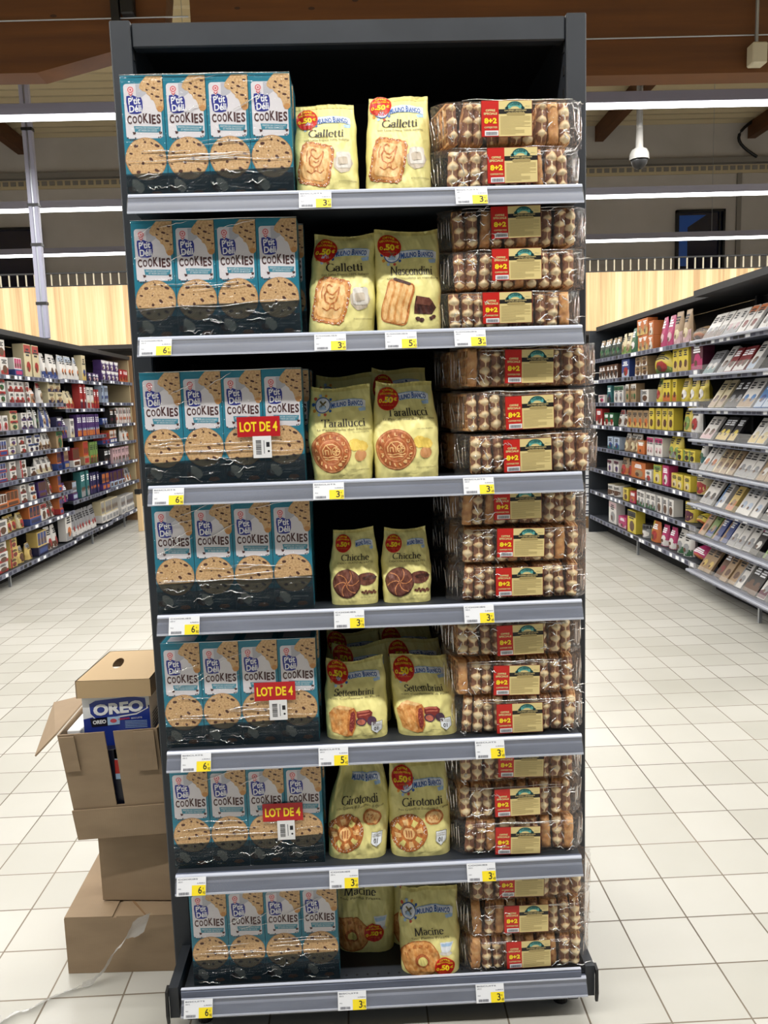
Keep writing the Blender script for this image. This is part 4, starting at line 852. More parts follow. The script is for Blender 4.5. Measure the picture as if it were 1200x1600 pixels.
def waffle_film(seed):
    r = random.Random(seed); ox = r.uniform(0, 90); b = MB(); nz = noise.noise; L, D, H = .272, .112, .0845
    def f(u, v):
        x = (v-.5)*(L+.05); e = max(0, (abs(x)-L/2+.006)/.031); e = min(e, 1)
        a = 2*PI*u; ca, sa = cos(a), sin(a)
        ky = (abs(ca)**.42)*(1 if ca > 0 else -1); kz = (abs(sa)**.42)*(1 if sa > 0 else -1)
        hy = D/2*(1-e)**.7+.0008; hz = H/2*(1+.06*e)
        n1 = nz(Vector((x*24+ox, a*1.6, 0))); n2 = nz(Vector((x*60+ox, a*4.0, 5))); n3 = abs(nz(Vector((x*38+a*3+ox, a*2.2, 9))))
        am = .0034*(.35+.65*(abs(ky)+abs(kz)-1 > .6))+.003*e
        y = D/2+ky*(hy+am*(n1+.6*n2)*.8)+e*.008*n1; z_ = H/2+kz*(hz+am*(.8*n1+.7*n3)*.6)
        if ca < -.35: y -= .0012
        return (x+.004*e*n2, y-.006, max(z_, .0003))
    b.grid(f, 72, 110, 'bag_film', wrap=True); cr = random.Random(seed+50)
    fy = lambda x, z_: -.0095-.0015*sin(PI*min(max(z_/H, 0), 1))
    for k in range(2): crease(b, (-.13+cr.uniform(0, .03), H-.004-.006*k), (.13-cr.uniform(0, .03), H-.004-.006*k), cr.uniform(.0009, .0014), cr, .0018, 30, lambda x, z_: -.006+.004*k)
    for k in range(22):
        x = cr.choice((cr.uniform(-.135, -.05), cr.uniform(.05, .135))); z_ = cr.choice((cr.uniform(.01, .03), cr.uniform(.05, .075))); L_ = cr.uniform(.008, .032); an = cr.uniform(-1.2, 1.2)
        crease(b, (x, z_), (x+L_*cos(an), min(max(z_+L_*sin(an)*.8, .004), H-.002)), cr.uniform(.0007, .0016), cr, .003, 8, fy)
    for s in (-1, 1):
        for k in range(5): x = s*(.139+.005*k); crease(b, (x, .008+cr.uniform(0, .02)), (x+s*cr.uniform(-.004, .008), H-.008-cr.uniform(0, .02)), cr.uniform(.0007, .0013), cr, .006, 10, lambda x, z_: .012+abs(x-s*.139)*1.4)
    return b.mesh('bag_film', True)
WF = [waffle_film(k) for k in range(5)]
def waffle_pack(loc, lx, lz, seed, label, rz=0):
    r = random.Random(seed*17+3); T = thing('waffle_pack', label, 'waffle pack', loc, rz)
    for k in range(10):
        me = WM[6] if r.random() < .14 else WM[r.randrange(6)]
        w = link('waffle', me, T, ((k-4.5)*.0262+r.uniform(-.001, .001), .004+r.uniform(0, .003), .002+r.uniform(0, .002))); w.rotation_euler = (r.uniform(-.03, .03), r.uniform(-.08, .08), r.uniform(-.22, .22))
    link('clear_bag', WF[seed % 5], T)
    l = link('product_label', WL, T, (lx, -.0105, lz)); l.rotation_euler.y = r.uniform(-.025, .025); l['label'] = 'red and cream label reading OFFRE SPECIALE 8+2'
    return T
WROW = [(.321, [(.315, 2.026), (.326, 1.934)]), (.333, [(.332, 1.824), (.333, 1.737), (.312, 1.646)]), (.357, [(.358, 1.522), (.358, 1.422), (.353, 1.332)]), (.336, [(.330, 1.224), (.336, 1.146), (.332, 1.052)]),
 (.327, [(.333, .919), (.324, .821), (.330, .736)]), (.325, [(.332, .641), (.323, .534), (.323, .44)]), (.345, [(.331, .365), (.341, .256), (.346, .16)])]
seed = 1
for i, (cx, packs_) in enumerate(WROW):
    av = .30 if i == 0 else SH[i-1]-.026-SH[i]; n_ = len(packs_); L_ = packs_[::-1]
    pitch = min(av/3.02, (L_[-1][1]-L_[0][1])/(n_-1) if i < 5 else 9) if i else .0935
    for k, (lx, lz) in enumerate(L_):
        z0 = SH[i]+.0008+k*pitch; sc = min((pitch-.0005)/.0885, 1.08); dx = (-.010 if (i, k) == (1, 0) else 0)+random.Random(seed).uniform(-.004, .004)
        pos = ('bottom', 'top')[k] if n_ == 2 else ('bottom', 'middle', 'top')[k]
        T = waffle_pack((cx+dx, .012, z0), lx-cx-dx, min(max((lz-z0)/sc, .038), .050), seed, 'clear pack of ten waffles, %s of the front stack on the %s' % (pos, names[i])); T.scale = (1, 1, sc); seed += 1
    if 2 <= i <= 5:
        for k in range(3):
            c = copy_thing(T, (cx-(.032 if i == 2 else .022)+.004*k, .140, SH[i]+.0008+k*pitch), 'clear waffle pack, %s of the rear stack on the %s' % (('bottom', 'middle', 'top')[k], names[i]), .03*(k-1))

# ------------------------------------------------------------------ cardboard boxes beside the unit
def card_fn(m, t, b):
    n = nd(t, 'ShaderNodeTexNoise', i_Scale=7.0, i_Detail=5.0); lk(t, coords(t, 'Object', (1, 1, 3)), n.inputs['Vector'])
    lk(t, ramp(t, n.outputs[0], [(.3, (138, 117, 92)), (.7, (152, 130, 103))]).outputs[0], b.inputs['Base Color'])
    w = nd(t, 'ShaderNodeTexWave', i_Scale=60.0); lk(t, coords(t, 'Object'), w.inputs['Vector']); bump(t, b, w.outputs['Fac'], .06, .001)
mat('lip_grey', (150, 154, 166), .35); mat('cardboard', rough=.75, fn=card_fn); mat('cardboard_edge', (132, 102, 70), .8); mat('cardboard_light', (184, 157, 118), .75); mat('oreo_blue', (28, 52, 140), .35); mat('oreo_black', (20, 22, 40), .4)
def slab(mb, P, thick, mn='cardboard'):   # P: four corners, extruded along the normal
    a, b_, c, d = [Vector(p) for p in P]; n = (b_-a).cross(d-a).normalized()*thick; Q = [a, b_, c, d, a+n, b_+n, c+n, d+n]
    for f in ((3, 2, 1, 0), (4, 5, 6, 7), (0, 1, 5, 4), (1, 2, 6, 5), (2, 3, 7, 6), (3, 0, 4, 7)): mb.face([Q[k] for k in f], mn)
T = thing('cardboard_box', 'wide closed brown cardboard box on the floor, lowest of the stack', 'box', (0, 0, 0))
b = MB(); b.prism([(-.820, .222), (-.535, .212), (-.532, .52), (-.826, .53)], 'z', .0005, .155, 'cardboard'); b.build('body', T)
b = MB(); slab(b, [(-.819, .2225, .1555), (-.694, .218, .1555), (-.690, .525, .158), (-.825, .529, .1555)], .003); b.build('flap', T)
b = MB(); slab(b, [(-.684, .2175, .1555), (-.536, .2125, .1555), (-.533, .52, .1555), (-.680, .525, .158)], .003); b.build('flap', T)
b = MB(); slab(b, [(-.700, .330, .1595), (-.610, .2155, .1595), (-.606, .2153, .1595), (-.690, .330, .1595)], .0012, 'cardboard_edge'); b.build('seam', T)
T = thing('cardboard_box', 'plain closed cardboard box standing between the wide box and the open box', 'box', (0, 0, 0))
b = MB(); b.prism([(-.738, .285), (-.545, .268), (-.533, .50), (-.72, .52)], 'z', .163, .364, 'cardboard'); b.build('body', T)
b = MB(); slab(b, [(-.738, .285, .3645), (-.545, .268, .3645), (-.533, .50, .3645), (-.72, .52, .3645)], .002); b.build('flap', T)
# open box on top
T = thing('open_cardboard_box', 'open cardboard box with slit front and spread flaps, on top of the plain box', 'box', (0, 0, 0))
F = lambda s, t: (-.765+s*.229+(-.030*(1-s)-.010*s)*t, .232-.012*t, .368+t*.285+s*.008)
def fpanel(s0, s1, t0, t1, off=0, th=.004, mn='cardboard', k=0):
    m = MB(); q = [list(F(s0, t0)), list(F(s1-k, t0)), list(F(s1, t1)), list(F(s0, t1))]
    for p in q: p[1] -= off
    slab(m, q, -th, mn); return m
fpanel(0, .47, .30, 1).build('front_panel', T); fpanel(.56, 1, .30, 1).build('front_panel', T); fpanel(0, 1, .0, .30).build('front_panel', T)
fpanel(-.01, 1.03, .0, .285, .006).build('folded_flap', T); fpanel(.015, .17, .66, .985, .006).build('folded_flap', T); fpanel(.76, .97, .62, .99, .006).build('folded_flap', T)
m = MB(); slab(m, [(-.765, .232, .368), (-.765, .47, .368), (-.80, .50, .655), (-.795, .220, .653)], .004); m.build('side_panel', T)
m = MB(); slab(m, [(-.534, .232, .376), (-.534, .47, .376), (-.537, .50, .665), (-.546, .220, .661)], -.004); m.build('side_panel', T)
m = MB(); slab(m, [(-.765, .47, .368), (-.534, .47, .376), (-.535, .50, .665), (-.80, .50, .655)], -.004); m.build('back_panel', T)
m = MB(); slab(m, [(-.765, .236, .368), (-.534, .236, .376), (-.534, .468, .376), (-.765, .468, .368)], .003); m.build('bottom_panel', T)
m = MB(); slab(m, [(-.797, .222, .654), (-.800, .50, .657), (-.900, .49, .640), (-.850, .215, .602)], .004); m.build('side_flap', T)
m = MB(); slab(m, [(-.546, .222, .663), (-.537, .50, .667), (-.525, .50, .72), (-.528, .225, .70)], .003, 'cardboard_light'); m.build('side_flap', T)
m = MB(); slab(m, [(-.80, .50, .657), (-.537, .50, .667), (-.53, .58, .655), (-.81, .58, .64)], .004); m.build('back_flap', T)
# biscuit carton in it
T = thing('biscuit_carton', 'blue and white carton with big OREO lettering inside the open cardboard box', 'carton', (0, 0, 0))
OX0, OX1, OY, OZ0, OZ1 = -.748, -.577, .28, .46, .728
b = MB(); b.box(OX0, OX1, OY, OY+.20, OZ0, OZ1, 'white', .001); b.build('body', T)
b = MB(); a = Art(b, lambda s, t, o: (OX0+s*(OX1-OX0), OY-o-.0004, OZ0+t*(OZ1-OZ0)), .0003)
a.rect(0, 0, 1, 1, 'white', 0); a.poly([(.0, 0), (1, 0), (1, .90), (.5, .845), (.0, .78)], 'oreo_blue', 1)
for q, mn, L in ((.05, 'white', 2), (.025, 'oreo_blue', 3)):
    a.poly([(.14-q, .835), (.2, .79-q*.6), (.8, .84-q*.6), (.93+q, .87), (.92+q, .965+q*.3), (.75, .985+q*.3), (.2, .955+q*.3), (.13-q, .93)], mn, L)
a.text('OREO', .16, .825, .91, .94, 'white', 5, bold=.05, slope=.035); a.text('ORIGINAL', .52, .765, .70, .782, 'offer_red', 5, bold=.03, slope=.01); a.text('BISCUITS', .72, .77, .88, .785, 'white', 5, slope=.005)
a.poly([(.10, .785), (.52, .80), (.53, .715), (.12, .70)], 'oreo_black', 3); a.poly([(.36, .795), (.55, .80), (.54, .72), (.36, .712)], 'logo_ribbon', 4); a.ell(.45, .757, .05, .02, 'pink_red', 5); a.text('OREO', .14, .73, .34, .77, 'white', 5, bold=.05, slope=.008)
for k in range(5): a.rect(.62, .68+k*.016, .95, .685+k*.016, 'logo_ribbon', 2)
b.build('printed_front', T)
b = MB(); a = Art(b, lambda s, t, o: (OX1+o+.0006, OY+s*.2, OZ0+t*(OZ1-OZ0)), .0003); a.rect(0, 0, 1, .62, 'oreo_blue', 1)
for k in range(6): a.rect(.1, .78-k*.03, .7, .79-k*.03, 'ink', 2)
b.build('printed_side', T)
# tray lid with hand hole
T = thing('cardboard_tray', 'upturned cardboard tray with hand hole resting on the blue and white carton', 'cardboard tray', (0, 0, 0))
LX0, LX1, LY0, LY1, LZ0, LZ1 = -.757, -.566, .266, .52, .7305, .776
m = MB(); H = [(LX0+.070+.014*cos(t)-.006*sin(t), LY0+.14+.046*sin(t)) for t in [k*2*PI/14 for k in range(14)]]
O = [(LX0, LY0), (LX1, LY0-.004), (LX1+.006, LY1), (LX0+.012, LY1)]
for zz, fl in ((LZ1, 0), (LZ1-.003, 1)):
    P = O+H[::-1]
    for t in tessellate_polygon([[Vector((p[0], p[1], 0)) for p in O], [Vector((p[0], p[1], 0)) for p in H]]): q = [(P2[0], P2[1], zz) for P2 in [(O+H)[k] for k in t]]; m.face(q, 'cardboard_light')
for k in range(14): p, q = H[k], H[(k+1) % 14]; m.face([(p[0], p[1], LZ1-.003), (q[0], q[1], LZ1-.003), (q[0], q[1], LZ1), (p[0], p[1], LZ1)], 'cardboard_edge')
m.build('top_panel', T)
for k in range(4):
    p, q = O[k], O[(k+1) % 4]; m = MB(); slab(m, [(p[0], p[1], LZ0), (q[0], q[1], LZ0), (q[0], q[1], LZ1), (p[0], p[1], LZ1)], -.003, 'cardboard_light' if k == 0 else 'cardboard'); m.build('side_panel', T)
b = MB(); b.box(-.786, -.752, .262, .40, .40, .648, 'white', .002); b.box(-.7855, -.755, .2612, .262, .42, .60, 'logo_ribbon'); tag(b.build('biscuit_carton'), 'white and pale blue carton squeezed at left inside the open box', 'carton')
b = MB(); b.box(-.700, -.585, .244, .272, .378, .60, 'oreo_black', .002); b.box(-.665, -.625, .2432, .244, .52, .60, 'logo_ribbon'); b.box(-.665, -.625, .2432, .244, .575, .60, 'white'); b.box(-.665, -.625, .2430, .2432, .535, .572, 'label_red'); tag(b.build('biscuit_packet'), 'black and red packet seen through the slit of the open cardboard box', 'packet')
# crumpled tape
pts = [(-.600, .205, .150), (-.640, .200, .132), (-.665, .196, .10), (-.690, .190, .07), (-.715, .180, .035), (-.745, .165, .010), (-.785, .155, .008), (-.83, .13, .006), (-.87, .09, .008), (-.90, .085, .006), (-.925, .05, .006), (-.935, .075, .007)]
m = MB()
def tp(u, v):
    k = v*(len(pts)-1); i = min(int(k), len(pts)-2); f = k-i; p = Vector(pts[i]).lerp(Vector(pts[i+1]), f); w = .026+.012*noise.noise(Vector((v*9, 0, 0)))+(.02*max(0, 1-v*7))
    tw = 1.0+1.2*noise.noise(Vector((v*7, 3, 0))); d = Vector((cos(tw)*.5, -.25*sin(tw)-.1, sin(tw)*.8 if v < .5 else .35*abs(sin(tw)))); p = p+d*(u-.5)*2*w; p.z += .004*noise.noise(Vector((v*40, u*3, 1)))
    if v < .42: p.y = min(p.y, .206)
    p.z = max(p.z, .001); return p
m.grid(tp, 6, 110, 'tape_film'); tag(m.build('adhesive_tape', None, True), 'crumpled strip of clear tape trailing from the wide box onto the floor tiles', 'tape')

# ------------------------------------------------------------------ aisle shelving left and right
def bay(name, label, side, xf, y0, y1, levels, depth=.5, top=2.19, lit=False, near=False, canopy=.0, endp=None):
    s = side; T = thing(name, label, 'shelving', (xf, (y0+y1)/2, 0)); hy = (y1-y0)/2; X = lambda a, b_: tuple(sorted((-s*a, -s*b_)))   # a = distance behind the front line
    def bx(nm, a0, a1, ya, yb, z0, z1, mn, par=T):
        m = MB(); m.box(*X(a0, a1), ya, yb, z0, z1, mn); return m.build(nm, par)
    bx('back_panel', depth-.02, depth, -hy+.001, hy-.001, .08, top-.05, 'anthracite_dark'); bx('canopy', canopy, depth, -hy+.001, hy-.001, top-.045, top, 'anthracite_dark')
    for e in (-1, 1): bx('upright', depth-.07, depth-.021, e*hy-(.03 if e > 0 else 0), e*hy+(.03 if e < 0 else 0), .0, top-.046, 'anthracite')
    bx('plinth', .18, .22, -hy+.031, hy-.031, 0, levels[-1]-.03, 'black_void')
    if endp: bx('end_panel', .02, depth-.021, hy-.03, hy-.004, .1, top-.05, endp)
    m = MB(); m.box(*X(.03, .05), -.01, .01, 0, levels[-1]-.03, 'steel'); m.build('foot', T)
    rr = random.Random(int(y0*10)+side)
    for z_ in levels:
        S_ = bx('shelf', .0, depth-.022, -hy+.004, hy-.004, z_-.025, z_-.002, 'shop_rail' if near else 'anthracite')
        m = MB(); a, b_ = X(-.012, -.001); m.box(a, b_, -hy+.002, hy-.002, z_-.036, z_+.002, 'shop_rail')
        fx = (a if s < 0 else b_)+(.0012 if s > 0 else -.0012); y = -hy+.02
        while y < hy-.07:
            w = rr.uniform(.045, .07); mn = rr.choice(('paper', 'ink', 'ink', 'black'))
            q = [(fx, y, z_-.031), (fx, y+w, z_-.031), (fx, y+w, z_-.003), (fx, y, z_-.003)]
            m.face(q if s > 0 else q[::-1], mn); y += w+rr.uniform(.004, .09)
        m.build('price_rail', S_)
        if near:
            m = MB(); a, b_ = X(-.03, -.001); m.box(*X(-.045, -.013), -hy+.002, hy-.002, z_-.012, z_+.006, 'lip_grey', .004)
            xx = s*.02; m.face([(xx, -hy+.01, z_+.006), (xx, hy-.01, z_+.006), (xx+s*.012, hy-.01, z_+.07), (xx+s*.012, -hy+.01, z_+.07)], 'clear_plastic'); m.build('front_lip', S_)
    return T
LA = [1.805, 1.567, 1.330, 1.12, .900, .680, .460, .150]; LB = [1.815, 1.510, 1.208, .895, .552, .165]; LC = [1.845, 1.580, 1.318, 1.088, .833, .555, .180]
bay('aisle_shelving', 'nearest dark shelving bay of the left aisle, full of white, red and yellow biscuit packs', 1, -3.0, 3.6, 6.72, LA)
bay('aisle_shelving', 'middle dark shelving bay of the left aisle, with purple and orange slim packs', 1, -3.0, 6.722, 7.98, LB)
bay('aisle_shelving', 'far dark shelving bay of the left aisle, with one empty beige compartment', 1, -3.0, 7.982, 9.27, LC, endp='cream_panel')
b = MB(); b.box(-3.5, -2.98, 9.275, 9.30, 0, 2.2, 'cardboard_edge'); tag(b.build('end_panel'), 'brown end panel closing the far end of the left aisle shelving', 'panel')
b = MB(); b.box(-2.745, -2.69, 8.18, 8.24, 0, .46, 'oak_panel', .004); b.box(-2.76, -2.69, 8.17, 8.25, .46, .52, 'black', .004); tag(b.build('wooden_post'), 'short pale wooden post with dark cap at far end of the left aisle', 'post')
RA = [1.845, 1.632, 1.400, 1.168, .940, .710, .470, .190]; RB = [1.830, 1.588, 1.350, 1.125, .898, .655, .418, .155]
bay('aisle_shelving', 'far shelving bay of the right aisle, with yellow, orange and magenta packs', -1, 2.5, 4.15, 6.9, RA, canopy=.05)
bay('aisle_shelving', 'nearest shelving bay of the right aisle, with leaning chocolate bars behind clear lips', -1, 2.46, 2.2, 4.148, RB, near=True, canopy=-.02)
b = MB(); b.box(2.48, 3.0, 6.905, 6.925, 0, 2.15, 'anthracite'); tag(b.build('end_panel'), 'dark end panel closing the far end of the right aisle shelving', 'panel')
b = MB()
for k in range(3): b.box(2.5+k*.24, 2.6+k*.24, 7.19, 7.78, .02, .10, 'sticker_red' if 0 else 'cardboard_edge')
b.box(2.48, 3.12, 7.18, 7.2, .02, .12, 'cardboard_edge'); b.box(2.48, 3.12, 7.2, 7.8, .1, .13, 'cardboard_edge'); b.box(2.48, 3.12, 7.18, 7.8, 0, .02, 'cardboard_edge')
tag(b.build('pallet'), 'dark red-brown pallet under the white crates beyond the right aisle shelving', 'pallet')
m = MB(); m.box(-.15, .15, 0, .5, 0, .098, 'paper', .004); a = Art(m, lambda s, t, o: (-.15+s*.3, -o, t*.098), .001)
for k in range(3): a.rect(.08+k*.3, .25, .30+k*.3, .7, 'ink', 1); a.rect(.11+k*.3, .4, .27+k*.3, .55, 'paper', 2)
cm = m.mesh('crate')
for r_ in range(7):
    for k in range(2):
        tag(link('carton_crate', cm, None, (2.64+k*.303, 7.2, .131+r_*.0992)), 'white printed carton in row %s from the pallet, %s column of the white stack' % (('one', 'two', 'three', 'four', 'five', 'six', 'seven')[r_], ('left', 'right')[k]), 'carton', 'white cartons stacked on the pallet')
b = MB(); b.box(2.5, 3.12, 7.2, 7.7, .828, .86, 'cardboard'); b.box(2.5, 3.12, 7.2, 7.7, .90, .93, 'cardboard'); b.box(2.5, 2.6, 7.2, 7.7, .86, .90, 'cardboard'); tag(b.build('cardboard_tray'), 'flat brown cardboard tray on top of the white carton stack', 'tray')

CC = {'W': (232, 228, 222), 'R': (190, 40, 40), 'r': (150, 30, 34), 'B': (44, 70, 150), 'N': (32, 34, 84), 'P': (78, 46, 120), 'O': (222, 112, 44), 'Y': (240, 212, 50), 'y': (232, 196, 96), 'C': (226, 208, 160), 'T': (176, 140, 98), 'G': (40, 110, 62), 'g': (120, 160, 70), 'D': (30, 56, 44), 'M': (208, 40, 110), 'K': (34, 30, 32), 'n': (104, 64, 42), 'S': (150, 152, 156), 'L': (176, 196, 222), 'p': (224, 178, 186), 'E': (46, 120, 124), 'u': (96, 26, 56), 'A': (70, 130, 200)}
WD = {'W': 'white', 'R': 'red', 'r': 'dark red', 'B': 'blue', 'N': 'navy', 'P': 'purple', 'O': 'orange', 'Y': 'bright yellow', 'y': 'golden', 'C': 'cream', 'T': 'tan', 'G': 'green', 'g': 'light green', 'D': 'dark green', 'M': 'magenta', 'K': 'black', 'n': 'brown', 'S': 'grey', 'L': 'pale blue', 'p': 'pale pink', 'E': 'teal', 'u': 'burgundy', 'A': 'sky blue'}
for k, c in CC.items():
    g_ = sum(c)/3; mat('print_'+k, tuple(int((q*.80+g_*.20)*.86) for q in c), .4)
PM = {}
def product(shape, w, h, d, c, v=0):
    key = (shape, round(w, 3), round(h, 3), round(d, 3), c, v)
    if key in PM: return PM[key]
    r = random.Random(hash_(key)); m = MB(); c1, c2, c3 = ['print_'+q for q in c]; nz = noise.noise
    if shape in ('bag', 'flow', 'can'):
        def S(u, t, off=0):
            if shape == 'bag':
                e = d/2*(1-max(0, (t-.25)/.75)**1.7); a_ = w/2*(1-.18*t**2); x = 2*u-1; return (x*a_+.004*nz(Vector((t*4, v, 0))), -e*max(0, 1-abs(x)**3)**.6+.006*nz(Vector((x*3, t*5, v)))-off, t*h)
            if shape == 'flow':
                x = 2*u-1; e = (1-abs(x)**2.5)**.6 if abs(x) < 1 else 0; g = sin(PI*t)**.6; return (x*w/2, -d/2*g*e*.9-off, .001+h*t*(.35+.65*e)+.004*nz(Vector((x*4, t*4, v))))
            an = PI*u; return (-w/2*cos(an), -w/2*sin(an)-off, t*h)
        m.grid(lambda u, t: S(u, t), 12, 10, c1)
        m.grid(lambda u, t: (S(1-u, t)[0], -S(1-u, t)[1]*(1 if shape != 'flow' else 1), S(1-u, t)[2]), 12, 10, c1)
        if shape == 'can': m.face([(w/2*cos(k*PI/8), w/2*sin(k*PI/8), h) for k in range(16)], c2)
        a = Art(m, lambda s, t, o: S(min(max(s, .03), .97), t, o), .0012, .16)
    else:
        m.box(-w/2, w/2, -d/2, d/2, 0, h, c1, .0015)
        if shape == 'tray':
            m.box(-w/2-.004, w/2+.004, -d/2-.006, d/2+.004, 0, h*.36, c2, .001); fy = -d/2-.006
            a = Art(m, lambda s, t, o: (-w/2+s*w, (-d/2 if t > .37 else fy)-o, t*h), .0008)
        else: a = Art(m, lambda s, t, o: (-w/2+s*w, -d/2-o, t*h), .0008)
    k = v % 4
    if shape == 'tray': a.rect(.1, .08, .9, .28, c3, 1); n_ = 3; [a.rect(.06+q*.31, .42, .32+q*.31, .95, c3, 1) for q in range(3)]; [a.ell(.19+q*.31, .6, .09, .12, 'print_n', 2, 10) for q in range(3)]
    else:
        if k == 0: a.rect(.02, .02, .98, .30, c2, 1)
        elif k == 1: a.rect(.02, .72, .98, .97, c2, 1)
        elif k == 2: a.poly([(.02, .02), (.98, .02), (.98, .42), (.02, .22)], c2, 1)
        else: a.rect(.02, .02, .26, .98, c2, 1)
        a.ell(.56, .32, .28, .30*min(1, w/h) if h > w else .24, c3, 2, 14, .08); a.ell(.44, .25, .14, .12*min(1, w/h), 'print_n', 3, 9, .15)
        y = .86
        for q in range(3): ww = r.uniform(.35, .75); a.rect(.5-ww/2, y-.055, .5+ww/2, y, 'ink_dark' if c[0] in 'WCyYTLpgS' else 'paper', 2); y -= .085
    PM[key] = m.mesh(shape, shape in ('bag', 'flow', 'can')); return PM[key]
def hash_(k): return sum(ord(ch)*(i+1) for i, ch in enumerate(str(k)))
SN = {'box': ('biscuit_box', 'box'), 'slim': ('slim_packet', 'packet'), 'bag': ('food_bag', 'bag'), 'tray': ('display_tray', 'display tray'), 'can': ('round_canister', 'canister'), 'flow': ('pillow_bag', 'bag'), 'bar': ('chocolate_bar', 'chocolate bar')}
ORD = ['top', 'second', 'third', 'fourth', 'fifth', 'sixth', 'seventh', 'eighth']
USED = {}
def run(side, xf, z_, where, y0, y1, shape, w, h, d, c, stack=1, lay=0):
    global USED
    rz = PI/2 if side > 0 else -PI/2; rr = random.Random(int(y0*100+z_*1000)); nm, cat = SN[shape]
    n_ = max(1, int((y1-y0)/(w+.003)+.35)); pitch = (y1-y0)/n_
    c_a, c_b = WD[c[0]], WD[c[1]]; c_ = c_a if c_a == c_b else c_a+'-'+c_b
    lb = '%s %s, %s' % (c_.replace(' ', ''), {'box': 'carton', 'slim': 'packet', 'bag': 'bag', 'tray': 'tray', 'can': 'canister', 'flow': 'lying bag', 'bar': 'tablet'}[shape], where)
    USED[lb] = USED.get(lb, 0)+1
    if USED[lb] > 1: lb += (', next group', ', last group')[min(USED[lb]-2, 1)]
    grp = '%s %s in %s' % (c_, cat, where)
    v0 = rr.randrange(4); w_ = min(w, pitch-.003)
    for k in range(n_):
        for s in range(stack):
            me = product('box' if shape in ('slim', 'bar') else shape, w_, h-.001, d, c, v0)
            o = link(nm, me, None, (xf-side*(d/2+.012+rr.uniform(0, .02)+(.02 if shape == 'bag' else 0)), y0+(k+.5)*pitch, z_+.0012+s*h+(.0 if shape != 'bar' else .004)))
            o.rotation_euler = (0, 0, rz+(rr.uniform(-.12, .12) if shape in ('bag', 'flow') else rr.uniform(-.02, .02)))
            if shape == 'bar': o.rotation_euler = (-.60, 0, rz)
            ps = '' if n_ == 1 else ', %s from near end' % ('nearest' if (q_ := k if 1 else 0) == 0 else ORD[k] if k < 8 else ('ninth', 'tenth', 'eleventh', 'twelfth', 'thirteenth', 'fourteenth', 'fifteenth')[min(k-8, 6)])
            ps = ps.replace('nearest from near end', 'first from near end')
            if stack == 2: ps += (', lower', ', upper')[s]
            elif stack == 3: ps += (', lowest', ', middle', ', uppermost')[s]
            tag(o, lb+ps, cat, grp)
